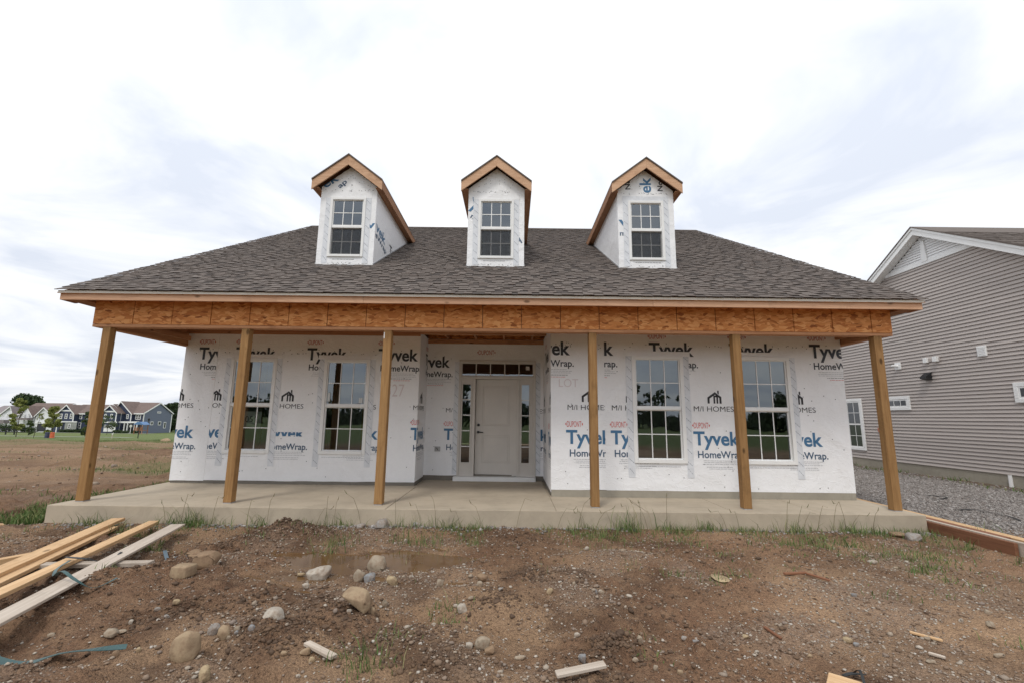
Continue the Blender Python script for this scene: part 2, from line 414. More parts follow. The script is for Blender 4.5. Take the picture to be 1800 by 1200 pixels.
# soil colour: tan silt, brown loam, damp dark soil, stony grey; lawn beyond the field
X_, Y_ = V[:, 0].astype(float), V[:, 1].astype(float)
def lerp(a, b, t): return a*(1-t[:, None]) + b*t[:, None]
TAN = np.array([.34, .222, .134]); LOAM = np.array([.195, .112, .066]); DAMP = np.array([.088, .05, .031]); GREY = np.array([.25, .175, .125]); LAWN = np.array([.125, .195, .055]); DRYG = np.array([.21, .20, .09]); GRAV = np.array([.27, .262, .258])
pm = sstep(0.42, 0.62, fbm(X_*0.9+3, Y_*0.9, 3, 40))
C = lerp(np.repeat(TAN[None], len(V), 0), LOAM, np.clip((pm*0.75 + 0.25*fbm(X_*4, Y_*4, 3, 71) + .1)*(1-.35*sstep(1, 4, X_)), 0, 1))
C = lerp(C, DAMP, sstep(0.52, 0.74, fbm(X_*2.3, Y_*2.3, 4, 80))*0.7*(1-0.6*sstep(2.0, 5.0, X_)))
C = lerp(C, GREY, sstep(0.5, 0.72, fbm(X_*1.6+9, Y_*1.6, 4, 90))*0.6)
for mx_, my_, r, h in MOUNDS:
    if h >= .06: C = lerp(C, DAMP*1.1, .75*np.exp(-1.3*((X_-mx_)**2+(Y_-my_)**2)/(r*r))*sstep(.3, .6, fbm(X_*7, Y_*7, 3, 150)))
rt = sstep(.3, 3.2, X_)*(1-sstep(5.9, 6.6, X_)*sstep(6.5, 7.5, Y_))
C = C*(1+.42*rt[:, None]*sstep(.36, .62, fbm(X_*1.3+2, Y_*1.3, 4, 160))[:, None]+.20)
left = 1-sstep(-8.0, -6.5, X_)
band = fbm(X_*0.10+3, Y_*0.35, 4, 110)
gmask = np.clip(sstep(0.5, 0.66, band)*sstep(10, 14, Y_), 0, 1)*left*(1-sstep(40, 52, Y_))
C = lerp(C, TAN*1.12, left*sstep(9, 14, Y_)*(1-gmask)*(1-sstep(42, 56, Y_))*0.8)
C = lerp(C, LOAM*.9, left*sstep(9, 14, Y_)*(1-sstep(40, 52, Y_))*sstep(.52, .66, fbm(X_*.16+5, Y_*1.1, 4, 115))*.75)
C = lerp(C, DRYG, gmask*0.75)
C = lerp(C, DRYG*0.9, left*sstep(24, 36, Y_)*sstep(.35, .58, fbm(X_*.2, Y_*.5, 3, 121))*0.8)
C = lerp(C, LAWN, sstep(38, 47, Y_ + 8*(fbm(X_*.1, Y_*.1, 2, 130)-.5)))
C = lerp(C, GRAV, sstep(5.9, 6.3, X_ - 0.1*(fbm(X_*2, Y_*2, 2, 140)-.5))*sstep(6.9, 7.7, Y_ + .15*(X_-6)))
C = lerp(C, np.array([.17, .11, .065]), sstep(11.5, 12.2, X_ + .5*(fbm(X_*2, Y_*2, 2, 141)-.5))*sstep(8, 9, Y_)*0.8)
C = lerp(C, LAWN, sstep(-6, -12, Y_))
def mk_soil():
    M = Mat('bare soil', 0.92, 0.2)
    a = M.n('ShaderNodeVertexColor'); a.layer_name = 'soil'
    g = M.n('ShaderNodeNewGeometry'); p = g.outputs['Position']
    f = M.noise(p, 55, 4, 0.7); f2 = M.noise(p, 9, 5, 0.65); v = M.vor(p, 75)
    col = M.mix(M.ramp(f, [(0.40, (0, 0, 0)), (0.72, (0.8, 0.8, 0.8))]), a.outputs[0], (0.062, 0.038, 0.025, 1))
    col = M.mix(M.ramp(f2, [(0.48, (0, 0, 0)), (0.75, (0.6, 0.6, 0.6))]), col, (0.35, 0.23, 0.14, 1))
    M.color(col)
    h = M.math('ADD', M.math('MULTIPLY', f, 1.0), M.math('MULTIPLY', v, -0.7))
    M.bump(h, 1.0, 0.024); return M.m
ground = np_mesh('ground', V, Q, mk_soil(), smooth=True)
ca = ground.data.color_attributes.new('soil', 'FLOAT_COLOR', 'POINT')
ca.data.foreach_set('color', np.concatenate([C, np.ones((len(C), 1))], 1).astype(np.float32).ravel())
tag(ground, 'rough brown construction dirt falling away to a far lawn', 'ground', kind='structure')

def mk_water():
    M = Mat('muddy water', 0.04, 0.5); M.color(M.ramp(M.noise(M.co(), 3, 3), [(0.3, (.11, .06, .026)), (0.7, (.16, .092, .042))]))
    M.b.inputs['IOR'].default_value = 1.33; return M.m
mb = MB(); a0 = gpt(400, 1030); a1 = gpt(1010, 958)
mb.poly([(a0.x, a0.y-.1, WATER_Z), (a1.x, a0.y-.1, WATER_Z), (a1.x+.1, a1.y+.1, WATER_Z), (a0.x-.3, a1.y+.1, WATER_Z)])
tag(mb.build('puddle', mk_water()), 'shallow muddy puddle in the dirt before the porch slab', 'puddle', kind='structure')

# ------------------------------------------------------------------ the house
YP, YL, YR, YD = 7.108, 9.087, 8.061, 9.93
XL0, XL1, XR0, XR1 = -6.577, -1.86, 0.69, 5.879
house = empty('house', (-0.35, 9.0, -0.235))
tag(house, 'unfinished house in white printed wrap with three dormers and open timber porch', 'house')

# porch slab, split by tooled joints
slab = MB().box(XSL, XSR, YS+.01, 10.0, -0.34, -0.012).build('porch_slab', CONC, house)
jx = [XSL-.002, -1.80, 0.66, 1.97, 3.25, 4.52, XSR+.002]
for i in range(6):
    b = MB(); x0, x1 = jx[i]+(.005 if i else 0), jx[i+1]-(.005 if i < 5 else 0)
    b.box(x0, x1, YS, YL+.1 if x1 < -1.7 else (YD+.05 if x1 < .7 else YR+.12), -0.33 if False else -0.0115, 0)
    b.build('slab_panel', CONC, slab, bevel=.004)
MB().box(XSL-.004, XSR+.004, YS-.004, YS+.012, -0.34, -0.006).build('slab_face', CONC, slab)

# posts
PX = [-6.454, -4.242, -1.985, 1.272, 3.551, 5.795]
for i, x in enumerate(PX):
    hw = 0.062
    MB().box(x-hw, x+hw, YP, YP+.124, 0.012, 2.655).build('post', W_post, house, bevel=.005)
    MB().box(x-hw+.004, x+hw-.004, YP+.004, YP+.12, 0, 0.0125).build('post_base', FLASH, house)
    if i == 2: MB().box(x-.055, x-.04, YP-.003, YP, 2.52, 2.62).build('metal_tab', VINYL, house)

# front beam: osb panels over a timber core, bottom board
BX0, BX1 = -6.68, 6.03
beam = MB().box(BX0+.02, BX1-.02, YP+.012, YP+.13, 2.70, 3.12).build('beam', W_beamx, house)
x = BX0; first = True
seams = [BX0] + [ -6.045 + .6185*k for k in range(20)] 
seams = [s for s in seams if s < BX1-.15] + [BX1]
for i in range(len(seams)-1):
    dy = random.uniform(0, .004); gap = .0055 if i % 3 else .007
    MB().box(seams[i]+gap, seams[i+1]-gap, YP-.010-dy, YP+.008, 2.702, 3.10).build('osb_panel', OSB, beam)
MB().box(BX0, BX1, YP-.004, YP+.135, 2.655, 2.699).build('bottom_board', W_beamx, beam)
for sx, xw in ((BX0, XL0), (BX1, XR1)):
    s = 1 if sx < 0 else -1
    yb = YL if sx < 0 else YR
    b = MB().box(min(sx, sx+s*.13), max(sx, sx+s*.13), YP+.136, 10.5, 2.70, 3.2).build('side_beam', W_beamy, house)
    MB().box(min(sx-s*.004, sx+s*.136), max(sx-s*.004, sx+s*.136), YP+.136, 10.5, 2.658, 2.698).build('bottom_board', W_beamy, b)
    MB().box(min(sx+s*.2, sx+s*.24), max(sx+s*.2, sx+s*.24), YP+.136, 9.0, 2.75, 2.84).build('nailer', W_beamy, house)
# porch ceiling: open joists, cross strips, ledgers
for i in range(21):
    x = -6.3 + i*.6096
    if x > 5.8: break
    MB().box(x, x+.038, YP+.14, 9.9, 2.99, 3.08).build('ceiling_joist', W_beamy, house)
MB().box(XL0, XL1, YL-.045, YL-.007, 2.905, 2.985).build('ledger', W_beamx, house)
MB().box(XL1, XR0, YD-.045, YD-.007, 2.895, 2.985).build('ledger', W_beamx, house)
MB().box(XL1, XR0, 9.05, 9.14, 2.95, 2.988).build('ceiling_strip', W_beamx, house)
MB().box(XL1-4, XR0+.01, 8.2, 8.29, 2.95, 2.988).build('ceiling_strip', W_beamx, house)

# main roof
RX0, RX1, EY, EZ, SL = -7.03, 6.35, 6.775, 3.163, 0.562
RY, RZ = 15.0, EZ + SL*(15.0-EY)
cosr = 1/math.hypot(1, SL); sinr = SL*cosr; LEN = (RY-EY)/cosr
ev = Vector((0, cosr, sinr)); nv = Vector((0, -sinr, cosr)); EO = Vector((0, EY, EZ))
roof = MB().prism([(RX0+.02, EY+.02, EZ-.03), (RX0+.02, RY, RZ-.03), (RX0+.02, RY+8.2, EZ-.03), (RX0+.02, RY+8.2, EZ-.05), (RX0+.02, RY, RZ-.05), (RX0+.02, EY+.02, EZ-.05)], (RX1-RX0-.04, 0, 0)).build('roof', OSB, house)
MB().prism([(RX0, RY+.05, RZ-.035), (RX0, RY+8.2, EZ-.03), (RX0, RY+8.2, EZ), (RX0, RY+.05, RZ-.005)], (RX1-RX0, 0, 0)).build('rear_slope', SH_I, roof)
EXPO = 0.13; ncourse = int(LEN/EXPO)
unit = MB().hexa([(0, -.5, .006), (1, -.5, .006), (1, .5, 0), (0, .5, 0), (0, -.5, .016), (1, -.5, .016), (1, .5, .004), (0, .5, .004)]).mesh('shingle')
unit.materials.append(SH_O)
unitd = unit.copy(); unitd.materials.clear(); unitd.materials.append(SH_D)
tilt = math.atan(SL); count = 0; mbS = MB(); mbD = MB()
R2 = random.Random(3)
for i in range(ncourse):
    v0 = i*EXPO - .012; x = RX0 - R2.uniform(0, .25); dark = R2.random() < .5
    while x < RX1:
        dark = not dark
        wd = R2.uniform(.07, .19) if dark else R2.uniform(.09, .24)
        a, b = max(x, RX0), min(x+wd, RX1)
        x += wd
        if b-a < .02: continue
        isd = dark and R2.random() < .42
        lift = 0 if dark else R2.choice((.005, .008))
        if i < 6 and count < 300:
            c = EO + ev*(v0+EXPO/2+.01) + nv*lift
            inst('shingle', unitd if isd else unit, roof, (a+.001, c.y, c.z), (tilt, 0, 0), (b-a-.002, EXPO+.03, 1)); count += 1
        else:
            p = []
            for (xx, vv, nn) in ((a+.001, v0, .006), (b-.001, v0, .006), (b-.001, v0+EXPO+.03, 0), (a+.001, v0+EXPO+.03, 0), (a+.001, v0, .016), (b-.001, v0, .016), (b-.001, v0+EXPO+.03, .004), (a+.001, v0+EXPO+.03, .004)):
                q = EO + ev*vv + nv*(nn+lift); p.append((xx, q.y, q.z))
            (mbD if isd else mbS).hexa(p)
tag(mbD.build('shadow_gap_shingles', SH_D, roof), kind='stuff')
so_ = mbS.build('shingles', SH_I, roof); tag(so_, kind='stuff')
MB().prism([(RX0, RY-.14, RZ-.06), (RX0, RY, RZ+.02), (RX0, RY+.14, RZ-.06), (RX0, RY, RZ-.02)], (RX1-RX0, 0, 0)).build('ridge_cap', SH_I, roof)
# fascia, drip edge, rakes, eave returns
FX0, FX1, FY = -6.985, 6.305, 6.82
for a, b in ((FX0, at(639, 520, 1, FY).x), (at(639, 520, 1, FY).x, at(1148, 530, 1, FY).x), (at(1148, 530, 1, FY).x, FX1)):
    MB().box(a+.001, b-.001, FY, FY+.035, 3.018, 3.136).build('fascia_board', W_fascia, roof, bevel=.002)
MB().box(FX0-.012, FX1+.012, FY-.030, FY-.002, 3.118, 3.158).build('drip_edge', DRIP, roof)
for sx, s in ((FX0, 1), (FX1, -1)):
    xa, xb = (sx+.0, sx+.035) if s > 0 else (sx-.035, sx)
    MB().prism([(xa, FY+.036, 3.018), (xa, FY+.25, 3.018), (xa, 15, RZ-.24), (xa, 15, RZ-.045), (xa, FY+.036, 3.14)], (xb-xa, 0, 0)).build('rake_board', W_darky, roof)
    i0, i1 = (sx+.036, BX0-.002) if s > 0 else (BX1+.002, sx-.036)
    MB().box(i0, i1, FY+.04, 8.1, 3.03, 3.055).build('eave_return', W_darky, roof)
    for k in range(3): MB().box(i0, i1, FY+.28+k*.4, FY+.32+k*.4, 3.056, 3.13).build('lookout', W_beamx, roof)
MB().box(BX0, BX1, FY+.037, YP-.016, 3.101, 3.125).build('soffit_board', W_beamx, roof)

# gable side walls and rear (behind what the picture shows, keeps daylight out)
for x0, x1 in ((XL0, XL0+.14), (XR1-.14, XR1)):
    ya = YL+.16 if x0 < 0 else YR+.16
    MB().prism([(x0, ya, 0.05), (x0, 22.5, 0.05), (x0, 22.5, 3.3), (x0, RY, RZ-.08), (x0, ya, EZ+SL*(ya-EY)-.08)], (x1-x0, 0, 0)).build('side_wall', WRAP, house)
MB().box(XL0, XR1, 22.4, 22.5, 0.05, 3.3).build('rear_wall', WRAP, house)
INT = plain('drywall', (0.42, 0.41, 0.39), 0.8, 0.08, 2, 0); INTF = plain('subfloor', (0.2, 0.15, 0.1), 0.8, 0.2, 2, 0)
STUD = wood('interior stud', srgb(140, 105, 70), srgb(170, 130, 90), 'z', knots=False)
MB().box(XL0+.15, XR1-.15, YD+.16, 22.3, -0.02, 0.03).build('floor', INTF, house)
MB().box(XL0+.15, XL1-.15, YL+.16, YD+.159, -0.02, 0.03).build('floor', INTF, house)
MB().box(XR0+.15, XR1-.15, YR+.16, YD+.159, -0.02, 0.03).build('floor', INTF, house)
MB().box(XL0+.15, XR1-.15, YD+.1, 22.3, 2.92, 2.95).build('ceiling', INT, house)
MB().box(XL0+.15, XL1-.1, YL+.2, YD+.1, 2.92, 2.95).build('ceiling', INT, house)
MB().box(XR0+.1, XR1-.15, YR+.2, YD+.1, 2.92, 2.95).build('ceiling', INT, house)
MB().box(XL0+.15, XL1, 12.6, 12.7, .03, 2.91).build('partition', INT, house)
MB().box(XR0, XR1-.15, 12.4, 12.5, .03, 2.91).build('partition', INT, house)
for k in range(6):
    x = -6.0 + k*.82; MB().box(x, x+.09, 10.9, 11.0, .03, 2.91).build('stud', STUD, house)

# ---- windows
RAIL = 1.505
def mk_screen():
    M = Mat('insect screen', .8, .1); o = [n for n in M.t.nodes if n.type == 'OUTPUT_MATERIAL'][0]; M.color((.06, .06, .062))
    tr = M.n('ShaderNodeBsdfTransparent'); ms = M.n('ShaderNodeMixShader'); ms.inputs[0].default_value = .33
    M.l(tr.outputs[0], ms.inputs[1]); M.l(M.b.outputs[0], ms.inputs[2]); M.l(ms.outputs[0], o.inputs[0]); return M.m
SCREEN = mk_screen()
def make_window(xc, y, w_, z0, z1, rail, fw=.062, depth=.11, sill=True):
    wn = MB(); x0, x1 = xc-w_/2, xc+w_/2; yf = y-.022
    wn.box(x0, x0+fw, yf, y+depth, z0, z1); wn.box(x1-fw, x1, yf, y+depth, z0, z1)
    wn.box(x0+fw, x1-fw, yf, y+depth, z1-fw, z1); wn.box(x0+fw, x1-fw, yf-.008, y+depth, z0, z0+fw)
    wd = wn.build('window', VINYL, house, bevel=.003)
    rw = .04
    a0, a1 = x0+fw, x1-fw
    MB().box(a0, a1, yf+.018, yf+.06, rail-rw/2-.006, rail+rw/2).build('meeting_rail', VINYL, wd, bevel=.003)
    if fw < .06: MB().box(a0+.004, a1-.004, yf+.050, yf+.0505, z0+fw+.004, rail-rw/2-.01).build('insect_screen', SCREEN, wd)
    # sash frames
    st = .022
    for (b0, b1, yy) in ((rail+rw/2, z1-fw, yf+.03), (z0+fw, rail-rw/2-.006, yf+.058)):
        sb = MB(); sb.box(a0, a0+st, yy, yy+.03, b0, b1); sb.box(a1-st, a1, yy, yy+.03, b0, b1)
        sb.box(a0+st, a1-st, yy, yy+.03, b1-st*.7, b1); sb.box(a0+st, a1-st, yy, yy+.03, b0, b0+st*.9)
        sb.build('sash', VINYL, wd)
        c0, c1, d0, d1 = a0+st, a1-st, b0+st*.9, b1-st*.7; mw = .016
        for k in range(3):
            for j in range(2):
                p0 = c0+(c1-c0)*k/3; p1 = c0+(c1-c0)*(k+1)/3; q0 = d0+(d1-d0)*j/2; q1 = d0+(d1-d0)*(j+1)/2
                t1 = random.uniform(-.0012, .0012); t2 = random.uniform(-.0012, .0012)
                MB().poly([(p0, yy+.012+t1, q0), (p1, yy+.012-t1, q0), (p1, yy+.012-t1+t2, q1), (p0, yy+.012+t1+t2, q1)]).build('pane', GLASS, wd)
        for k in (1, 2):
            xm = c0+(c1-c0)*k/3; MB().box(xm-mw/2, xm+mw/2, yy+.004, yy+.010, d0, d1).build('muntin', VINYL, wd)
        zm = (d0+d1)/2; MB().box(c0, c1, yy+.0035, yy+.0095, zm-mw/2, zm+mw/2).build('muntin', VINYL, wd)
    return wd
ZW0, ZW1, WW = 0.572, 2.432, 0.9144
WINL = [-5.6256+WW/2, -3.7554+WW/2]; WINR = [2.1225+WW/2, 4.0139+WW/2]
for xc in WINL: make_window(xc, YL, WW, ZW0, ZW1, RAIL)
for xc in WINR: make_window(xc, YR, WW, ZW0, ZW1, RAIL)

for px, py, w_, h_ in ((578, 697, .05, .17), (634, 703, .075, .10)):
    p = at(px, py, 1, YL+.01); MB().box(p.x-w_/2, p.x+w_/2, YL+.010, YL+.012, p.z-h_/2, p.z+h_/2).build('window_sticker', mk_flat('sticker paper', (.6, .62, .62), .6), house)
# ---- walls with openings; the wrap hangs as sheets in front of the sheathing
def panel_cells(x0, x1, z0, z1, holes):
    xs = sorted({x0, x1, *[h[0] for h in holes], *[h[1] for h in holes]}); zs = sorted({z0, z1, *[h[2] for h in holes], *[h[3] for h in holes]})
    xs = [v for v in xs if x0 <= v <= x1]; zs = [v for v in zs if z0 <= v <= z1]
    for i in range(len(xs)-1):
        for j in range(len(zs)-1):
            cx_, cz_ = (xs[i]+xs[i+1])/2, (zs[j]+zs[j+1])/2
            if not any(h[0] < cx_ < h[1] and h[2] < cz_ < h[3] for h in holes): yield xs[i], xs[i+1], zs[j], zs[j+1]
def wall_mesh(x0, x1, y, t, z0, z1, holes):
    b = MB()
    for c in panel_cells(x0, x1, z0, z1, holes): b.box(c[0], c[1], y, y+t, c[2], c[3])
    return b
INSET = .03
holesL = [(xc-WW/2+INSET, xc+WW/2-INSET, ZW0+INSET, ZW1-INSET) for xc in WINL]
holesR = [(xc-WW/2+INSET, xc+WW/2-INSET, ZW0+INSET, ZW1-INSET) for xc in WINR]
ZB, ZT = 0.07, 3.0
wall_mesh(XL0+.005, XL1-.005, YL+.008, .14, ZB+.02, ZT, holesL).build('wall', OSB, house)
wall_mesh(XR0+.005, XR1-.005, YR+.008, .14, ZB+.075, ZT, holesR).build('wall', OSB, house)
# sheets with a wavy lower edge
def sheet(name, x0, x1, y, z0, z1, holes, parent, flat=True, seed=0):
    R = random.Random(seed); b = MB()
    for c in panel_cells(x0, x1, z0, z1, holes):
        n = max(1, int((c[1]-c[0])/.12)) if abs(c[2]-z0) < 1e-6 else 1
        for k in range(n):
            a_, b_ = c[0]+(c[1]-c[0])*k/n, c[0]+(c[1]-c[0])*(k+1)/n
            def lo(xx): return c[2] + (0.018*(mnoise.noise(Vector((xx*1.7, seed, 0)))) if abs(c[2]-z0) < 1e-6 else 0)
            b.hexa([(a_, y, lo(a_)), (b_, y, lo(b_)), (b_, y+.004, lo(b_)), (a_, y+.004, lo(a_)), (a_, y, c[3]), (b_, y, c[3]), (b_, y+.004, c[3]), (a_, y+.004, c[3])])
    return b.build(name, WRAP, parent)
SEAM_L, SEAM_R = -5.92, 1.634
shA1 = sheet('wrap_sheet', XR0-.002, SEAM_R, YR-.004, ZB+.045, ZT, [], house, seed=1)
shA2 = sheet('wrap_sheet', SEAM_R-.0, XR1+.002, YR+.0005, ZB+.04, ZT, holesR, house, seed=2)
shB1 = sheet('wrap_sheet', XL0-.002, SEAM_L, YL-.004, ZB-.02, ZT, [], house, seed=3)
shB2 = sheet('wrap_sheet', SEAM_L, XL1+.002, YL+.0005, ZB-.01, ZT, holesL, house, seed=4)
# recess walls
DX0, DX1, DZ0, DZ1 = -1.152, 0.517, 0.06, 2.539
wall_mesh(XL1, XR0, YD+.008, .14, ZB+.03, ZT+.05, [(DX0+.02, DX1-.02, 0, DZ1-.02)]).build('wall', OSB, house)
shD = sheet('wrap_sheet', XL1+.006, XR0-.006, YD, ZB+.03, ZT, [(DX0+.02, DX1-.02, ZB+.03, DZ1-.02)], house, seed=5)
shRL = MB().box(XL1, XL1+.005, YL+.006, YD, ZB+.0, ZT).build('wrap_sheet', WRAP, house)
shRR = MB().box(XR0-.005, XR0, YR+.006, YD, ZB+.0, ZT).build('wrap_sheet', WRAP, house)
MB().box(XL1-.14, XL1-.001, YL+.15, YD, ZB, ZT).build('wall', OSB, house)
MB().box(XR0+.001, XR0+.14, YR+.15, YD, ZB, ZT).build('wall', OSB, house)
# foundation ledge below the wrap
for a, b, y, z in ((XL0+.01, XL1-.004, YL+.012, .09), (XR0+.004, XR1-.01, YR-.012, .115), (XL1, XR0, YD+.014, .12)):
    MB().box(a, b, y, y+.13 if y < 8.2 else y+.12, -0.01, z).build('foundation_ledge', CONC2 if y < 8.2 else BLOCK, house)
MB().box(XL1-.1, XL1+.002, YL+.02, YD, -0.01, .09).build('foundation_ledge', BLOCK, house)
MB().box(XR0-.002, XR0+.1, YR+.13, YD, -0.01, .09).build('foundation_ledge', BLOCK, house)

for a_, b_, y_ in ((XL0+.005, XL1-.005, YL), (XR0+.005, XR1-.005, YR), (XL1, XR0, YD)):
    MB().box(a_, b_, y_+.01, y_+.1, ZT+.06, EZ+SL*(y_-EY)-.09).build('upper_sheathing', OSB, house)
for sx, yb in ((BX0+.06, YL), (BX1-.08, YR)):
    MB().prism([(sx, YP+.13, 3.21), (sx, yb+.3, 3.21), (sx, yb+.3, EZ+SL*(yb+.3-EY)-.06), (sx, YP+.13, EZ+SL*(YP+.13-EY)-.06)], (.02, 0, 0)).build('added_gable_closure', OSB, house)  # unseen gable closure, added to stop light entering over the side beams

# ---- lettering
_tc = {}
def text_geo(s, bold=0.0):
    k = (s, bold)
    if k not in _tc:
        cu = bpy.data.curves.new('t', 'FONT'); cu.body = s; cu.size = 1; cu.offset = bold; cu.resolution_u = 4
        o = bpy.data.objects.new('t', cu); COL.objects.link(o)
        dg = bpy.context.evaluated_depsgraph_get(); dg.update()
        me = bpy.data.meshes.new_from_object(o.evaluated_get(dg))
        vs = [(v.co.x, v.co.y) for v in me.vertices]; fs = [tuple(p.vertices) for p in me.polygons]
        bpy.data.objects.remove(o); bpy.data.curves.remove(cu); bpy.data.meshes.remove(me)
        _tc[k] = (vs, fs)
    return _tc[k]
CAP = max(v[1] for v in text_geo('H')[0])
def place2d(name, vs, fs, org, ux, uz, mat, parent, clips=(), holes=()):
    """flat print: 2-D shape laid on a wall. clips: (point, outward normal) half spaces to cut away"""
    org, ux, uz = Vector(org), Vector(ux), Vector(uz)
    def cut(cl):
        b = bmesh.new(); bv = [b.verts.new(org + ux*x + uz*y) for x, y in vs]
        for f in fs:
            try: b.faces.new([bv[i] for i in f])
            except ValueError: pass
        for p, n in cl:
            bmesh.ops.bisect_plane(b, geom=b.verts[:]+b.edges[:]+b.faces[:], plane_co=p, plane_no=n, clear_outer=True)
        return b
    bm = cut(clips)
    for h in holes:
        if not bm.faces: break
        X0 = min(v.co.x for v in bm.verts); X1 = max(v.co.x for v in bm.verts); Z0 = min(v.co.z for v in bm.verts); Z1 = max(v.co.z for v in bm.verts)
        if X1 < h[0] or X0 > h[1] or Z1 < h[2] or Z0 > h[3]: continue
        bm.free(); x_ = Vector((1, 0, 0)); z_ = Vector((0, 0, 1)); a_ = Vector((h[0], 0, h[2])); b_ = Vector((h[1], 0, h[3]))
        rest = tuple(g for g in holes if g is not h); got = None
        for extra in (((a_, x_),), ((b_, -x_),), ((a_, -x_), (b_, x_), (b_, -z_)), ((a_, -x_), (b_, x_), (a_, z_))):
            got = place2d(name, vs, fs, org, ux, uz, mat, parent, tuple(clips)+extra, rest) or got
            if got and name == 'fine_print': tag(got, kind='stuff')
        return got
    if not bm.faces: bm.free(); return None
    loose = [v for v in bm.verts if not v.link_faces]; bmesh.ops.delete(bm, geom=loose, context='VERTS')
    me = bpy.data.meshes.new(name); bm.to_mesh(me); bm.free(); me.materials.append(mat)
    o = bpy.data.objects.new(name, me); COL.objects.link(o)
    return adopt(o, parent)
class Wall2:
    """print on a wall: u runs along the wall (world x at fold), sheet parent, fold maps u -> point"""
    def __init__(s, parent, org, ux, u0, u1, off=None):
        s.parent = parent; s.org = Vector(org); s.ux = Vector(ux); s.uz = Vector((0, 0, 1)); s.u0 = u0; s.u1 = u1; s.holes = ()
    def _clips(s):
        return ((s.org+s.ux*s.u0, -s.ux), (s.org+s.ux*s.u1, s.ux))
    def shape(s, vs, fs, u, z, mat, name='lettering', clips=()):
        return place2d(name, vs, fs, s.org+s.ux*u+s.uz*z, s.ux, s.uz, mat, s.parent, s._clips()+tuple(clips), s.holes)
    def text(s, t, u, z, width, cap, mat, bold=0.0, name='lettering', clips=()):
        vs, fs = text_geo(t, bold); x0 = min(v[0] for v in vs); x1 = max(v[0] for v in vs)
        kx = width/(x1-x0); kz = cap/CAP
        return s.shape([((x-x0)*kx, y*kz) for x, y in vs], fs, u, z, mat, name, clips)
    def fine(s, u, z, width, rows, mat=None, seed=0):
        R = random.Random(seed); vs = []; fs = []
        for r in range(rows):
            x = R.uniform(0, .05)
            end = width*R.uniform(.75, 1)
            while x < end:
                wl_ = R.uniform(.015, .06); i = len(vs); zz_ = -r*.030
                vs += [(x, zz_), (x+wl_, zz_), (x+wl_, zz_+.0075), (x, zz_+.0075)]; fs.append((i, i+1, i+2, i+3)); x += wl_+.009
        o_ = s.shape(vs, fs, u, z, mat or INK_GREY, 'fine_print')
        if o_: tag(o_, kind='stuff')
def logo_geo():
    vs, fs = [], []
    def q(*p):
        i = len(vs); vs.extend(p); fs.append(tuple(range(i, i+len(p))))
    t = .036
    q((0, .105), (0, .105-t*1.25), (.135, .20-t*1.25), (.135, .20)); q((.135, .20), (.135, .20-t*1.25), (.245, .115-t*1.25), (.245, .115))
    q((0, 0), (t, 0), (t, .10), (0, .08)); q((.245-t, 0), (.245, 0), (.245, .085), (.245-t, .11))
    q((.105, 0), (.105+t*.8, 0), (.105+t*.8, .14), (.105, .14)); q((.158, 0), (.158+t*.8, 0), (.158+t*.8, .125), (.158, .14)); q((.12, .112), (.175, .112), (.175, .14), (.12, .14))
    q((.178, .178), (.205, .156), (.205, .225), (.178, .225))
    return vs, fs
LOGO = logo_geo()
def dupont(W, u, z, mat, wd=.31, cap=.098, clips=()):
    W.text('DUPONT', u+.03, z, wd-.06, cap, mat, 0.0, clips=clips)
    for a, b in ((u+.012, -1), (u+wd-.012, 1)):
        W.shape([(0, .5*cap), (-b*.014, .78*cap), (-b*.014, .22*cap)] if False else [(b*.014, .5*cap), (-b*.008, .8*cap), (-b*.008, .2*cap)], [(0, 1, 2)], a, z, mat, 'arrow_mark', clips)
def block_blue(W, u, dz, seed, smudge=False):
    tc = ()
    if smudge: tc = ((Vector((0, 0, .985)), Vector((0, 0, 1))), (Vector((0, 0, .905)), Vector((0, 0, -1))))
    else: dupont(W, u-.012, 1.17+dz, INK_RED)
    W.text('Tyvek', u, .888+dz, .80, .222, INK_BLUE, .026, clips=tc); W.text('HomeWrap.', u+.062, .67+dz, .81, .115, INK_SLATE, .016)
    W.fine(u+.12, .62+dz, .72, 3, seed=seed); W.fine(u+.2, .515+dz, .55, 2, seed=seed+5)
    W.text('M/I HOMES', u+.031, 1.462+dz, .70, .088, INK_LOGO, -.004)
    W.shape(LOGO[0], LOGO[1], u+.281, 1.60+dz, INK_LOGO, 'house_emblem')
def block_black(W, u, dz, seed, tclips=()):
    dupont(W, u-.015, 2.73+dz, INK_RED2, .33, .09)
    W.text('Tyvek', u, 2.428+dz, .80, .228, INK_DARK, .026, clips=tclips); W.text('HomeWrap.', u+.055, 2.22+dz, .81, .115, INK_DARK, .016)
    W.fine(u+.1, 2.165+dz, .72, 3, seed=seed); W.fine(u+.25, 2.065+dz, .5, 1, mat=INK_DARK, seed=seed+3); W.fine(u+.3, 2.03+dz, .4, 1, mat=INK_RED, seed=seed+4)
PER = 1.435
def pattern(W, x0, dz, seed):
    k = int(math.floor((W.u0-x0)/PER))-1
    while x0+k*PER < W.u1:
        u = x0+k*PER; bl = u+.7175
        smudge = abs(u+4.845) < .01
        if u+1.0 > W.u0: block_blue(W, u, dz, seed+k*7, smudge)
        if bl+1.0 > W.u0 and bl < W.u1: block_black(W, bl, dz, seed+k*7+3)
        k += 1
E1 = .0035
WA1 = Wall2(shA1, (0, YR-.004-E1, 0), (1, 0, 0), XR0, SEAM_R-.004); pattern(WA1, .948, 0, 1)
WA2 = Wall2(shA2, (0, YR-E1, 0), (1, 0, 0), SEAM_R+.004, XR1); WA2.holes = holesR; pattern(WA2, 1.724, 0, 20)
WB1 = Wall2(shB1, (0, YL-.004-E1, 0), (1, 0, 0), XL0, SEAM_L-.004); pattern(WB1, -7.017, -.03, 40)
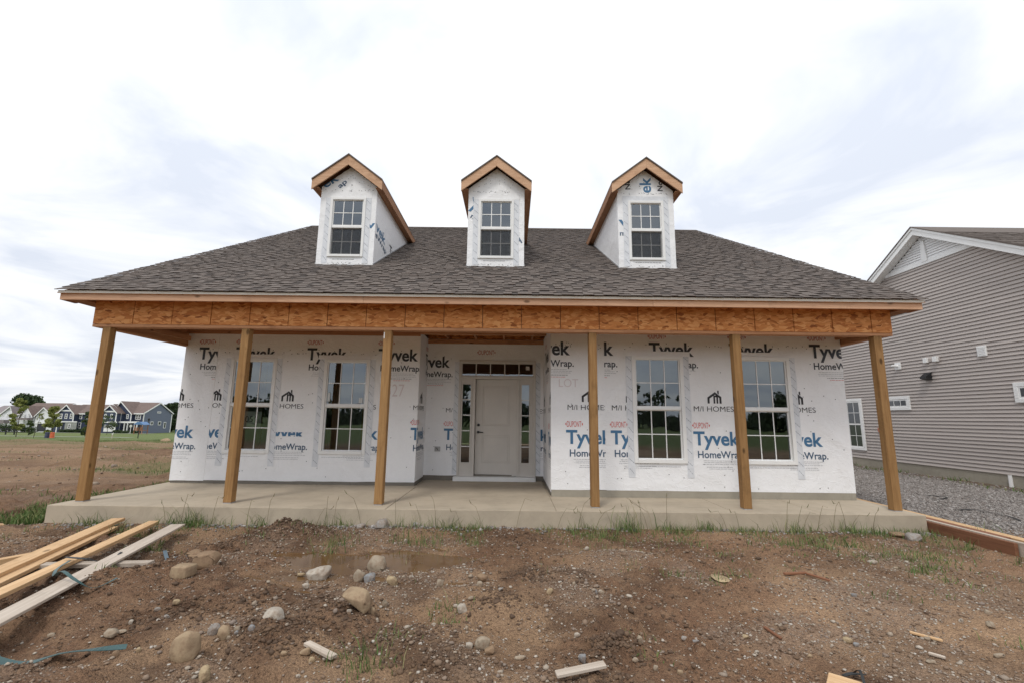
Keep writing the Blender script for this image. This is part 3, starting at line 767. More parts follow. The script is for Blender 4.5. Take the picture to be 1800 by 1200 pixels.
WB2 = Wall2(shB2, (0, YL-E1, 0), (1, 0, 0), SEAM_L+.004, XL1); WB2.holes = holesL; pattern(WB2, -6.28, -.02, 60)
WD1 = Wall2(shD, (0, YD-E1, 0), (1, 0, 0), XL1+.01, DX0-.02); pattern(WD1, -1.446, -.05, 80)
WD2 = Wall2(shD, (0, YD-E1, 0), (1, 0, 0), DX1+.02, XR0-.01); pattern(WD2, -1.446, -.05, 80)
WD3 = Wall2(shD, (0, YD-E1, 0), (1, 0, 0), DX0, DX1); dupont(WD3, -.77, 2.665, INK_RED2, .40, .10)
WRL = Wall2(shRL, (XL1+.005+E1, YL-XL1, 0), (0, 1, 0), XL1+.006, XL1+.85); WRL.org = Vector((XL1+.005+E1, YL-XL1, 0)); pattern(WRL, -1.975, -.02, 90)
WRR = Wall2(shRR, (XR0-.005-E1, YR+.9+XR0+.9, 0), (0, -1, 0), XR0-.86+.9, XR0+.9+.9); pattern(WRR, .55, -.05, 95)
WB2.text('527', -2.50, 1.70, .36, .24, INK_PINK, -.008, name='chalk_number'); WA1.text('LOT', .83, 1.86, .34, .14, INK_PINK, -.008, name='chalk_word')

# flashing tape round the windows, with slanted print
def tape_strip(x0, x1, y, z0, z1, parent, seed, rows=True):
    R = random.Random(seed); b = MB(); n = 10
    ed = [(R.uniform(-.006, .006), R.uniform(-.006, .006)) for _ in range(n+1)]
    for k in range(n):
        za, zb = z0+(z1-z0)*k/n, z0+(z1-z0)*(k+1)/n
        b.poly([(x0+ed[k][0], y, za), (x1+ed[k][1], y, za), (x1+ed[k+1][1], y, zb), (x0+ed[k+1][0], y, zb)])
    t = b.build('flashing_tape', TAPE, parent)
    p = MB(); z = z0+.05
    while z < z1-.1:
        xa = x0+.012+R.uniform(0, .012); ln = (x1-x0)*.72; h = ln*R.uniform(.85, 1.3); th = .013
        for q in range(3):
            f0, f1 = q/3+.02, (q+1)/3-R.uniform(.02, .1)
            p.poly([(xa+ln*f0, y-.0015, z+h*(1-f0)), (xa+ln*f1, y-.0015, z+h*(1-f1)), (xa+ln*f1, y-.0015, z+h*(1-f1)+th), (xa+ln*f0, y-.0015, z+h*(1-f0)+th)])
        z += R.uniform(.14, .2)
    tag(p.build('tape_print', INK_TAPE, parent), kind='stuff')
def tape_top(x0, x1, y, z0, z1, parent, seed):
    R = random.Random(seed); b = MB(); n = 14
    for k in range(n):
        xa, xb = x0+(x1-x0)*k/n, x0+(x1-x0)*(k+1)/n
        f = lambda q: .010*mnoise.noise(Vector((q*5, seed, 0)))
        b.poly([(xa, y, z0), (xb, y, z0), (xb, y, z1+f(xb)), (xa, y, z1+f(xa))])
    b.build('flashing_tape', TAPE if seed > 50 else WRAP, parent)
for i, xc in enumerate(WINL+WINR):
    y = (YL if i < 2 else YR) - .0055; par = shB2 if i < 2 else shA2
    tape_strip(xc-WW/2-.105, xc-WW/2+.01, y, ZW0-.24, ZW1+.02, par, i*4+1)
    tape_strip(xc+WW/2-.01, xc+WW/2+.105, y, ZW0-.24, ZW1+.02, par, i*4+2)
    tape_top(xc-WW/2-.13, xc+WW/2+.13, y-.002, ZW1-.01, ZW1+.075, par, i*4+3)
    W = WA2 if i >= 2 else WB2
    W.fine(xc-WW/2+.05, ZW0-.06, .8, 1, seed=i+300)
for xa in (DX0-.10, DX1-.01): tape_strip(xa, xa+.11, YD-.0055, .12, 2.5, shD, int(xa*100) % 17)
tape_top(DX0-.13, DX1+.1, YD-.0075, DZ1-.01, DZ1+.09, shD, 9)
# cap nails
def caps(parent, x0, x1, y, z0, z1, n, seed, holes=()):
    R = random.Random(seed); b = MB()
    for k in range(n):
        x = R.uniform(x0+.06, x1-.06); z = R.choice([R.uniform(z0+.05, z1-.05), R.uniform(z0+.05, z1-.05), z1-.12+R.uniform(-.05, .05)])
        if any(h[0]-.1 < x < h[1]+.1 and h[2]-.1 < z < h[3]+.1 for h in holes): continue
        b.tube([(x, y, z), (x, y-.004, z)], .0085, 6)
    tag(b.build('cap_nails', DARK if False else mk_cap, parent), kind='stuff')
mk_cap = mk_flat('grey cap nail', (.16, .16, .165), .5)
caps(shA2, SEAM_R, XR1, YR, .08, 2.72, 95, 1, holesR); caps(shA1, XR0, SEAM_R, YR-.004, .1, 2.72, 30, 2)
caps(shB2, SEAM_L, XL1, YL, .08, 2.68, 95, 3, holesL); caps(shB1, XL0, SEAM_L, YL-.004, .1, 2.68, 22, 4); caps(shD, XL1, DX0-.1, YD, .15, 2.7, 12, 5)

# ---- front door unit
du = MB(); yf = YD-.03
du.box(DX0, DX0+.045, yf, YD+.12, DZ0+.03, DZ1); du.box(DX1-.045, DX1, yf, YD+.12, DZ0+.03, DZ1); du.box(DX0+.045, DX1-.045, yf, YD+.12, DZ1-.05, DZ1)
du.box(DX0+.045, DX1-.045, yf, YD+.12, 2.135, 2.19)
MX0, MX1 = -.845, .165
for a in (MX0, MX1-.055): du.box(a, a+.055, yf-.002, YD+.12, DZ0+.03, 2.1345)
df = du.build('door_frame', DOORP, house, bevel=.003)
MB().box(DX0-.06, DX1+.0, YD-.14, YD+.02, -0.002, .088).build('door_sill', VINYL, df, bevel=.006)
# transom lights
t0, t1 = DX0+.045, DX1-.045
sb = MB(); sb.box(t0, t1, yf+.02, yf+.05, 2.19, 2.212); sb.box(t0, t1, yf+.02, yf+.05, 2.467, DZ1-.05)
for k in range(6):
    xx = t0 + (t1-t0-.02)*k/5; sb.box(xx, xx+.02, yf+.021, yf+.049, 2.212, 2.467)
sb.build('transom_grille', DOORP, df)
for k in range(5):
    xx = t0 + (t1-t0-.02)*k/5+.02; MB().poly([(xx, yf+.035, 2.212), (xx+(t1-t0-.02)/5-.02, yf+.035, 2.212), (xx+(t1-t0-.02)/5-.02, yf+.0415, 2.467), (xx, yf+.0415, 2.467)]).build('pane', GLASS, df)
MB().box(.30, .38, yf+.030, yf+.034, 2.34, 2.42).build('sticker', mk_flat('paper', (.6, .58, .54), .7), df)
# side lights
for a0, a1, g0, g1 in ((DX0+.046, MX0-.001, -1.066, -.89), (MX1+.001, DX1-.046, .215, .375)):
    p = MB(); z0, z1, q0, q1 = DZ0+.03, 2.134, .37, 2.015
    for c in panel_cells(a0, a1, z0, z1, [(g0, g1, q0, q1)]): p.box(c[0], c[1], yf+.025, yf+.07, c[2], c[3])
    sp = p.build('side_light', DOORP, house)
    fr = MB(); r_ = .022
    for c in panel_cells(g0-r_, g1+r_, q0-r_, q1+r_, [(g0, g1, q0, q1)]): fr.box(c[0], c[1], yf+.012, yf+.026, c[2], c[3])
    fr.build('glazing_bead', DOORP, sp)
    for k in range(5):
        za, zb = q0+(q1-q0)*k/5, q0+(q1-q0)*(k+1)/5
        MB().poly([(g0, yf+.045, za), (g1, yf+.045, za), (g1, yf+.045+random.uniform(-.001, .001), zb), (g0, yf+.045, zb)]).build('pane', GLASS, sp)
        if k: MB().box(g0, g1, yf+.036, yf+.044, za-.010, za+.010).build('muntin', VINYL, sp)
# door leaf, hung on the right and standing slightly open to the inside
dl0, dl1, dz0, dz1 = MX0+.056, MX1-.056, .10, 2.13
ang = math.radians(5.5); hinge = Vector((dl1, YD+.005, 0))
def leaf(px, py, pz):      # local: x from hinge to the left, y thickness
    return (hinge.x - px*math.cos(ang) + py*math.sin(ang), hinge.y + px*math.sin(ang) + py*math.cos(ang), pz)
wl2 = dl1-dl0-.004
def lbox(b, x0, x1, y0, y1, z0, z1):
    b.hexa([leaf(x0, y0, z0), leaf(x1, y0, z0), leaf(x1, y1, z0), leaf(x0, y1, z0), leaf(x0, y0, z1), leaf(x1, y0, z1), leaf(x1, y1, z1), leaf(x0, y1, z1)])
rec = [(.15, wl2-.15, 1.135, dz1-.14), (.15, wl2-.15, .36, .93)]
b = MB()
for c in panel_cells(0, wl2, dz0, dz1, rec): lbox(b, c[0], c[1], 0, .044, c[2], c[3])
door = b.build('door', DOORP, house)
for r in rec:
    b = MB(); lbox(b, r[0], r[1], .010, .04, r[2], r[3]); lbox(b, r[0]+.035, r[1]-.035, .003, .011, r[2]+.035, r[3]-.035); b.build('door_panel', DOORP, door, bevel=.004)
kx = wl2-.07
b = MB(); b.tube([leaf(kx, 0, 1.15), leaf(kx, -.025, 1.15)], .03, 12); b.build('deadbolt', DARK, door)
b = MB(); b.tube([leaf(kx, 0, 1.0), leaf(kx, -.05, 1.0)], .026, 10); b.tube([leaf(kx, -.045, 1.0), leaf(kx-.11, -.05, .995)], .010, 8); b.build('handle', DARK, door)
MB().box(MX0+.056, MX1-.056, YD+.8, YD+.82, .05, 2.1).build('hall_dark_board', mk_flat('painted hall dark', (.03, .03, .03), .9), house)  # near-black board behind the door gap; the hall's darkness is its colour
bx = at(769, 788, 1, YD)
b = MB(); b.box(bx.x-.06, bx.x+.06, YD-.02, YD-.004, bx.z-.05, bx.z+.05); ob_ = b.build('outlet_box', plain('galvanised', (.4, .4, .4), .4, .2, 20, 0), house)
b = MB(); b.tube([(bx.x-.03, YD-.02, bx.z+.02), (bx.x, YD-.05, bx.z+.01), (bx.x+.02, YD-.045, bx.z-.03)], .006, 6); b.build('cable', DARK, ob_)

# ---- dormers
DY = 8.72; RKY = 8.55
def roofz(y): return EZ + SL*(y-EY)
def make_dormer(xc, texts):
    hw = .572; ez, az = 5.93, 6.33
    wz0, wz1, ww = 4.435, 5.70, .72
    base = roofz(DY)-.05
    d = MB()
    for c in panel_cells(xc-hw, xc+hw, base, ez, [(xc-ww/2+.02, xc+ww/2-.02, wz0+.02, wz1-.02)]): d.box(c[0], c[1], DY, DY+.10, c[2], c[3])
    top = ez + hw*.775
    d.prism([(xc-hw, DY, ez), (xc+hw, DY, ez), (xc, DY, top)], (0, .10, 0))
    dm = d.build('dormer', WRAP, house)
    yb = EY + (ez-EZ)/SL
    for s in (-1, 1):
        x0 = xc+s*hw; MB().prism([(x0-s*.001, DY+.101, roofz(DY+.1)-.05), (x0-s*.001, DY+.101, ez), (x0-s*.001, yb+.2, ez), (x0-s*.001, yb+.2, ez-.2)], (-s*.09, 0, 0)).build('cheek', WRAP, dm)
        # roof slope
        ex, hz = .715, 6.55
        zE = hz - ex*.775
        rb = EY+(hz-EZ)/SL; eb = EY+(zE-EZ)/SL
        p = [(xc, RKY-.02, hz), (xc+s*ex, RKY-.02, zE), (xc+s*ex, eb+.1, zE), (xc, rb+.1, hz)]
        MB().prism([Vector(q) for q in p], (0, 0, .028)).build('dormer_roof', SH_I, dm)
        MB().prism([Vector(q)+Vector((0, .03, -.025)) for q in p], (0, 0, .02)).build('roof_deck', W_darky, dm)
        # rake board (front), its own mesh along local x for the grain
        ln = math.hypot(ex, ex*.775); bw = .165
        ag = math.atan(.775)
        rb_ = MB()
        vx = Vector((s*math.cos(ag), 0, -math.sin(ag))); vz = Vector((0, 0, -1))
        P0 = Vector((xc, RKY, hz-.003)); 
        q0 = [P0, P0+vx*(ln-.005), P0+vx*(ln-.005)+vz*.20, P0+vz*.205]
        rb_.prism(q0, (0, .03, 0)); rb_.build('rake_board', W_rake, dm, bevel=.002)
        # eave fascia and soffit
        xa = xc+s*ex
        MB().prism([(xa-s*.034, RKY+.031, zE-.01), (xa-s*.034, eb+.08, zE-.01), (xa-s*.034, eb-.18, zE-.16), (xa-s*.034, RKY+.031, zE-.16)], (s*.032, 0, 0)).build('eave_board', W_darky, dm)
        MB().prism([(xa-s*.036, RKY+.04, zE-.15), (xa-s*.036, eb-.1, zE-.15), (xc+s*(hw+.002), eb-.1, zE-.15), (xc+s*(hw+.002), RKY+.04, zE-.15)], (0, 0, .016)).build('soffit', W_darky, dm)
        # step flashing
        MB().prism([(x0+s*.001, DY-.01, roofz(DY)-.01), (x0+s*.001, yb-.1, roofz(yb-.1)-.01), (x0+s*.001, yb-.1, roofz(yb-.1)+.035), (x0+s*.001, DY-.01, roofz(DY)+.035)], (s*.012, 0, 0)).build('step_flashing', FLASH, dm)
    MB().box(xc-hw-.02, xc+hw+.02, DY-.10, DY-.004, roofz(DY-.1)+.006, roofz(DY-.1)+.02).build('apron_flashing', FLASH, dm)
    make_window(xc, DY, ww, wz0, wz1, 5.075, .05, .09)
    MB().box(xc-.5, xc+.5, DY+.55, DY+.57, base-.1, 6.2).build('attic_shade_board', mk_attic, dm)
    for s in (-1, 1):
        xa = xc+s*(ww/2+.05); tape_strip(xa-.055, xa+.055, DY-.0045, 4.30, 5.76, dm, int(xc*10)+s+60)
    tape_top(xc-.47, xc+.47, DY-.0055, wz1-.005, wz1+.10, dm, int(xc*10)+51)
    W = Wall2(dm, (0, DY-.003, 0), (1, 0, 0), xc-hw, xc+hw)
    W.fine(xc-.25, wz0-.055, .5, 1, mat=INK_LOGO, seed=int(xc*10)+400)
    # crease line across the head of the window
    R = random.Random(int(xc*100)); cp = MB()
    for k in range(60):
        z = R.choice((5.86+R.uniform(-.02, .02), R.uniform(5.95, 6.2), 4.3+R.uniform(-.01, .02))); x = xc+R.uniform(-.5, .5)
        if z > ez and abs(x-xc) > (top-z)/.775-.05: continue
        cp.tube([(x, DY, z), (x, DY-.004, z)], .007, 6)
    tag(cp.build('cap_nails', mk_cap, dm), kind='stuff')
    for t in texts:
        s_, u, z, wid, cap, ang_, mat, side = t
        vs, fs = text_geo(s_, .022); x0 = min(v[0] for v in vs); x1 = max(v[0] for v in vs)
        kx_ = wid/(x1-x0); kz_ = cap/CAP
        ca_, sa_ = math.cos(ang_), math.sin(ang_)
        pts = [(((x-x0)*kx_*ca_ - y*kz_*sa_), ((x-x0)*kx_*sa_ + y*kz_*ca_)) for x, y in vs]
        if side == 0:
            tri = Vector((xc, DY, top)); nL = Vector((-.775, 0, 1)).normalized(); nR = Vector((.775, 0, 1)).normalized()
            place2d('lettering', pts, fs, (xc+u, DY-.003, z), (1, 0, 0), (0, 0, 1), mat, dm, ((Vector((xc-hw, 0, 0)), Vector((-1, 0, 0))), (Vector((xc+hw, 0, 0)), Vector((1, 0, 0))), (tri, nL), (tri, nR)))
        else:
            place2d('lettering', pts, fs, (xc+side*(hw+.002), DY+u, z), (0, side, 0), (0, 0, 1), mat, dm, ((Vector((0, DY+.05, roofz(DY+.05)+.04)), -nv), (Vector((0, DY+.01, 0)), Vector((0, -1, 0)))))
mk_attic = mk_flat('painted attic shade', (.045, .045, .05), .9)  # backing behind dormer glass, attic darkness put into its colour
HP = math.pi/2
make_dormer(-3.38, [('ek', -.50, 5.90, .34, .19, .62, INK_BLUE, 0), ('ap', -.20, 5.90, .2, .1, .75, INK_SLATE, 0), ('vek', .05, 5.05, .7, .2, -.12, INK_BLUE, 1), ('eWrap', .05, 4.9, .8, .11, -.12, INK_SLATE, 1), ('Tyvek', 1.1, 4.93, .8, .2, .0, INK_DARK, 1), ('v', .40, 5.05, .17, .15, 0, INK_BLUE, 0)])
make_dormer(-0.36, [('y', -.55, 5.55, .2, .3, -.3, INK_BLUE, 0), ('m', -.53, 5.3, .13, .10, -.5, INK_SLATE, 0), ('H', .43, 4.72, .12, .12, .5, INK_SLATE, 0)])
make_dormer(2.685, [('ek', .12, 5.88, .34, .22, HP, INK_BLUE, 0), ('NE', -.30, 5.95, .22, .1, HP+.05, INK_LOGO, 0), ('No', .36, 5.92, .22, .1, HP, INK_LOGO, 0), ('v', -.56, 5.15, .22, .2, 0, INK_BLUE, 0), ('m', -.54, 4.95, .12, .1, 0, INK_SLATE, 0)])
#NEXT
# ------------------------------------------------------------------ neighbouring house
XN, NC, NS = 12.5, 13.2, 0.6
def plainv(name, c, rough=0.45):
    M = Mat(name, rough, 0.35); oi = M.n('ShaderNodeObjectInfo')
    c = tuple(c[:3]); M.color(M.ramp(oi.outputs['Random'], [(0, tuple(v*.93 for v in c)), (1, tuple(min(1, v*1.06) for v in c))]))
    M.bump(M.noise(M.co((1, 8, 1), kind='Object'), 9, 3), .06, .003); return M.m
SIDE = plainv('taupe vinyl siding', srgb(176, 167, 161)); SIDEW = plainv('white vinyl siding', (.78, .78, .78))
nb = empty('neighbour_house', (XN+5, NC, -0.3)); tag(nb, 'neighbouring house clad in taupe lap siding with white gable trim', 'house')
def ngable(y): return 6.92 - NS*abs(y-NC)
MB().prism([(XN+.02, NC-6, -.3), (XN+.02, NC+6, -.3), (XN+.02, NC+6, ngable(NC+6)), (XN+.02, NC, 6.92), (XN+.02, NC-6, ngable(NC-6))], (.2, 0, 0)).build('wall', SIDE, nb)
MB().box(XN-.012, XN+.3, NC-6, NC+6, -.6, .045).build('foundation', CONC2, nb)
CE = .1016
def siding_unit(m):
    u = MB().hexa([(-.034, 0, 0), (-.034, 1, 0), (.019, 1, 0), (.019, 0, 0), (-.004, 0, .985), (-.004, 1, .985), (.019, 1, .985), (.019, 0, .985)]).mesh('siding_board'); u.materials.append(m); return u
su, sw = siding_unit(SIDE), siding_unit(SIDEW)
z = .05
while z < 6.0:
    y0, y1 = NC-6, NC+6
    if z+CE*.5 > ngable(NC-6): h = (6.92-(z+CE*.6))/NS+.09; y0, y1 = NC-h, NC+h
    inst('siding_board', su, nb, (XN, y0, z), (0, 0, 0), (1, y1-y0, CE-.001)); z += CE
hb = (6.92-6.02)/NS
MB().box(XN-.045, XN+.019, NC-hb, NC+hb, 6.02, 6.15).build('band_board', VINYL, nb)
MB().prism([(XN+.012, NC-hb, 6.02), (XN+.012, NC+hb, 6.02), (XN+.012, NC, 6.92)], (.006, 0, 0)).build('gable_backing', SIDEW, nb)
z = 6.151
while z < 6.85:
    h = (6.92-(z+.05))/NS+.07; inst('gable_board', sw, nb, (XN, NC-h, z), (0, 0, 0), (1, 2*h, .0745)); z += .075
MB().prism([(XN-.06, NC-.10, 6.10), (XN-.06, NC+.10, 6.10), (XN-.06, NC+.05, 6.75), (XN-.06, NC-.05, 6.75)], (.05, 0, 0)).build('king_post', VINYL, nb)
for s in (-1, 1):
    ye = NC+s*6.3
    zr = lambda y: 7.18-NS*abs(y-NC)
    MB().prism([(XN-.30, NC, 7.16), (XN-.30, ye, zr(ye)-.02), (XN-.30, ye, zr(ye)-.235), (XN-.30, NC, 6.945)], (.03, 0, 0)).build('rake_fascia', VINYL, nb)
    MB().prism([(XN-.325, NC, 7.175), (XN-.325, ye, zr(ye)-.005), (XN-.325, ye, zr(ye)-.075), (XN-.325, NC, 7.105)], (.024, 0, 0)).build('rake_trim', VINYL, nb)
    MB().prism([(XN-.268, NC, 6.96), (XN-.268, ye, zr(ye)-.22), (XN-.02, ye, zr(ye)-.22), (XN-.02, NC, 6.96)], (0, 0, .02)).build('rake_soffit', VINYL, nb)
    MB().prism([(XN-.345, NC, 7.18), (XN-.345, ye, zr(ye)), (XN-.345, ye, zr(ye)+.03), (XN-.345, NC, 7.21)], (14, 0, 0)).build('roof_slope', SH_I, nb)
b = MB(); cs_ = 1/math.hypot(1, NS)
R3 = random.Random(5)
for i in range(48):
    x = XN-.345
    while x < XN+13.5:
        wd = R3.choice((.14, .2, .27, .34)); v = i*EXPO
        def q(xx, vv, nn): return (xx, NC-6.3+vv*cs_+(-NS*cs_*nn)*1.0, 7.21-NS*6.3+vv*cs_*NS+nn*cs_)
        l_ = R3.choice((0, .004, .007))
        if v*cs_ < 6.28: b.hexa([q(x, v, .0), q(x+wd, v, .0), q(x+wd, v+EXPO+.02, .001), q(x, v+EXPO+.02, .001), q(x, v, .015+l_), q(x+wd, v, .015+l_), q(x+wd, v+EXPO+.02, .005+l_), q(x, v+EXPO+.02, .005+l_)])
        x += wd+.002
tag(b.build('shingles', SH_I, nb), kind='stuff')
MB().tube([(XN-.02, NC+.32, 6.80), (XN-.16, NC+.32, 6.78)], .05, 10).build('gable_lamp', VINYL, nb)
def nwin(y0, y1, z0, z1, trim, rail=True, cols=3, rows=2, name='window'):
    o = MB(); xf = XN-.062
    for c in panel_cells(y0, y1, z0, z1, [(y0+trim, y1-trim, z0+trim, z1-trim)]): o.box(xf, XN-.003, c[0], c[1], c[2], c[3])
    wd = o.build(name, VINYL, nb, bevel=.006)
    a0, a1, b0, b1 = y0+trim, y1-trim, z0+trim, z1-trim
    fr = MB()
    for c in panel_cells(a0, a1, b0, b1, [(a0+.04, a1-.04, b0+.04, b1-.04)]): fr.box(XN-.052, XN-.004, c[0], c[1], c[2], c[3])
    fr.build('sash', VINYL, wd)
    MB().box(XN-.046, XN-.0375, a0+.04, a1-.04, b0+.04, b1-.04).build('pane', DGLASS, wd)
    zs = [(b0, b1)] if not rail else [(b0, (b0+b1)/2), ((b0+b1)/2, b1)]
    if rail: MB().box(XN-.058, XN-.0465, a0+.03, a1-.03, (b0+b1)/2-.025, (b0+b1)/2+.025).build('meeting_rail', VINYL, wd)
    for (p0, p1) in zs:
        for k in range(1, cols):
            yy = a0+(a1-a0)*k/cols; MB().box(XN-.051, XN-.0465, yy-.009, yy+.009, p0+.03, p1-.03).build('muntin', VINYL, wd)
        for k in range(1, rows):
            zm = p0+(p1-p0)*k/rows; MB().box(XN-.0515, XN-.047, a0+.04, a1-.04, zm-.009, zm+.009).build('muntin', VINYL, wd)
nwin(16.35, 17.45, .31, 2.13, .10); nwin(14.35, 15.55, 1.69, 2.13, .10, False, 4, 1); nwin(10.05, 11.33, 1.82, 2.31, .10, False, 4, 1)
def nbox(name, y0, y1, z0, z1, d, mat):
    return MB().box(XN-d, XN-.003, y0, y1, z0, z1).build(name, mat, nb, bevel=.008)
v = nbox('louvre_vent', 11.83, 12.07, 3.05, 3.33, .06, VINYL)
for k in range(6): MB().box(XN-.068, XN-.061, 11.86, 12.04, 3.08+k*.04, 3.10+k*.04).build('louvre', VINYL, v)
nbox('vent_hood', 13.53, 13.66, 3.07, 3.22, .10, VINYL); nbox('vent_hood', 13.20, 13.33, 3.07, 3.22, .12, VINYL); nbox('mounting_plate', 13.17, 13.69, 3.09, 3.20, .045, SIDE)
nbox('mounting_block', 14.52, 14.74, 2.98, 3.20, .06, VINYL)
MB().tube([(XN-.05, 14.63, 3.09), (XN-.22, 14.66, 3.10)], .05, 10, .03).build('faucet', VINYL, nb)
MB().prism([(XN-.02, 13.50, 2.80), (XN-.20, 13.50, 2.66), (XN-.20, 13.50, 2.60), (XN-.02, 13.50, 2.56)], (0, .22, 0)).build('exhaust_hood', DARK, nb)
MB().tube([(XN-.04, 11.75, -.25), (XN-.04, 11.75, .04)], .04, 8).build('pipe_stub', VINYL, nb)
b = MB(); b.tube([(XN-.03, 15.75, 1.12), (XN-.05, 15.72, 1.0), (XN-.03, 15.6, .85), (XN-.06, 15.58, .7), (XN-.04, 15.6, .5)], .012, 6); b.build('service_wire', mk_flat('copper wire', srgb(170, 90, 60), .5), nb)

# ------------------------------------------------------------------ far street: houses
FWALL = {'navy': plain('navy siding', srgb(58, 66, 88), .6, .1, 3, 0), 'slate': plain('slate siding', srgb(104, 112, 130), .6, .06, 3, 0), 'white': plain('white batten', (.74, .75, .77), .6, .04, 3, 0)}
FROOF = plain('brown shingle', srgb(112, 97, 91), .9, .15, 1.5, 0); FROOFG = plain('grey shingle', srgb(130, 122, 122), .9, .15, 1.5, 0)
FSTONE = plain('grey stone', srgb(148, 150, 144), .8, .3, 1.2, 0); FDARK = mk_flat('painted opening shade', (.04, .042, .05), .8)  # last one: near-black, shade of far openings as a colour
def far_z(x, y): return float(gbase(np.array([x]), np.array([y]))[0])
class Far:
    def __init__(s, name, label, YF, px):
        s.Y = YF; c = at(px, 756, 1, YF); s.zb = far_z(c.x, YF)-.3
        s.root = empty(name, (c.x, YF, s.zb)); tag(s.root, label, 'house', 'houses across the lawn')
    def q(s, px, py, y=None):
        p = at(px, py, 1, s.Y if y is None else y); return p.x, p.z
    def body(s, x0, x1, top, wall, depth=9.0, y=None, name='wall'):
        Y = y or s.Y; a = s.q(x0, top, Y); b_ = s.q(x1, top, Y)
        return MB().box(a[0], b_[0], Y, Y+depth, s.zb-.5, a[1]).build(name, wall, s.root)
    def gable_front(s, x0, x1, pk, ytop, yeave, wall, roof, y, depth, belt=None):
        """front-facing gable: wall pentagon with white rakes, roof slabs running back"""
        A, B, P = s.q(x0, yeave, y), s.q(x1, yeave, y), s.q(pk, ytop, y)
        ze = (A[1]+B[1])/2
        MB().prism([(A[0], y, s.zb-.5), (B[0], y, s.zb-.5), (B[0], y, ze), (P[0], y, P[1]), (A[0], y, ze)], (0, depth, 0)).build('gable_wall', wall, s.root)
        for E_ in (A, B):
            sg = 1 if E_ is B else -1; ex = E_[0]+sg*.3; k = (P[1]-ze)/abs(E_[0]-P[0]); ez_ = ze-.3*k
            r = MB().prism([(P[0], y-.35, P[1]+.05), (ex, y-.35, ez_+.05), (ex, y-.35, ez_+.22), (P[0], y-.35, P[1]+.22)], (0, depth+.3, 0)).build('gable_roof', roof, s.root)
            MB().prism([(P[0], y-.40, P[1]-.12), (ex, y-.40, ez_-.12), (ex, y-.40, ez_+.21), (P[0], y-.40, P[1]+.21)], (0, .045, 0)).build('rake_trim', VINYL, s.root)
        for E_, sg in ((A, 1), (B, -1)): MB().box(min(E_[0], E_[0]+sg*.25), max(E_[0], E_[0]+sg*.25), y-.05, y-.002, s.zb, ze).build('corner_trim', VINYL, s.root)
        if belt:
            h = s.q(pk, belt, y)[1]; t = (P[1]-h)/(P[1]-ze); 
            MB().box(P[0]+(A[0]-P[0])*min(1, t), P[0]+(B[0]-P[0])*min(1, t), y-.08, y-.003, h-.15, h+.2).build('belt_trim', VINYL, s.root)
    def roof(s, x0, x1, yeave, yridge, depth, mat, y=None, hipl=0, hipr=0):
        Y = y or s.Y; E0 = s.q(x0, yeave, Y); E1_ = s.q(x1, yeave, Y); ry = Y+depth/2
        zr = at((x0+x1)/2, yridge, 1, ry).z; a, b_ = E0[0]-.3, E1_[0]+.3; ze = E0[1]; d = ry-Y+.4
        o = MB(); th = .2
        f = [(a, Y-.4, ze), (b_, Y-.4, ze), (b_-hipr, ry, zr), (a+hipl, ry, zr)]; k = [(b_, ry+d, ze), (a, ry+d, ze), (a+hipl, ry, zr), (b_-hipr, ry, zr)]
        o.prism(f, (0, 0, th)); o.prism(k, (0, 0, th))
        if hipl: o.prism([(a, Y-.4, ze), (a+hipl, ry, zr), (a, ry+d, ze)], (0, 0, th))
        if hipr: o.prism([(b_, Y-.4, ze), (b_-hipr, ry, zr), (b_, ry+d, ze)], (0, 0, th))
        rf = o.build('roof', mat, s.root)
        MB().box(a, b_, Y-.46, Y-.402, ze-.12, ze+.18).build('gutter', VINYL, rf)
        return a, b_, ry, ze, zr, d
    def gable_end(s, x, ry, d, ze, zr, wall, side):
        MB().prism([(x, ry-d+.4, s.zb-.5), (x, ry+d-.4, s.zb-.5), (x, ry+d-.4, ze), (x, ry, zr), (x, ry-d+.4, ze)], (-.2*side, 0, 0)).build('end_wall', wall, s.root)
        for q in (-1, 1): MB().prism([(x+side*.25, ry, zr-.1), (x+side*.25, ry+q*d, ze-.1), (x+side*.25, ry+q*d, ze+.22), (x+side*.25, ry, zr+.22)], (side*.06, 0, 0)).build('rake_trim', VINYL, s.root)
        for q in (-1, 1): MB().box(min(x, x+side*.06), max(x, x+side*.06), ry+q*(d-.4)-.15, ry+q*(d-.4)+.15, s.zb, ze).build('corner_trim', VINYL, s.root)
    def win(s, x0, x1, y0, y1, y=None, n=1, t=.16):
        Y = (y or s.Y); a = s.q(x0, y1, Y); b_ = s.q(x1, y0, Y)
        wd = MB().box(a[0], b_[0], Y-.09, Y-.004, a[1], b_[1]).build('window', VINYL, s.root)
        for k in range(n):
            g0 = a[0]+t+(b_[0]-a[0]-t)*k/n; g1 = a[0]+(b_[0]-a[0]-t)*(k+1)/n
            zm = (a[1]+b_[1])/2
            MB().box(g0, g1, Y-.10, Y-.091, a[1]+t, zm-.05).build('pane', DGLASS, wd); MB().box(g0, g1, Y-.10, Y-.091, zm+.05, b_[1]-t).build('pane', DGLASS, wd)
    def swin(s, X, y0, y1, z0, z1, side=1):
        wd = MB().box(min(X, X+side*.08), max(X, X+side*.08), y0, y1, z0, z1).build('window', VINYL, s.root)
        MB().box(min(X+side*.081, X+side*.09), max(X+side*.081, X+side*.09), y0+.16, y1-.16, z0+.16, z1-.16).build('pane', DGLASS, wd)
    def rect(s, name, x0, x1, y0, y1, mat, y, d=.12):
        a = s.q(x0, y1, y); b_ = s.q(x1, y0, y); return MB().box(a[0], b_[0], y-d, y-.003, a[1], b_[1]).build(name, mat, s.root)

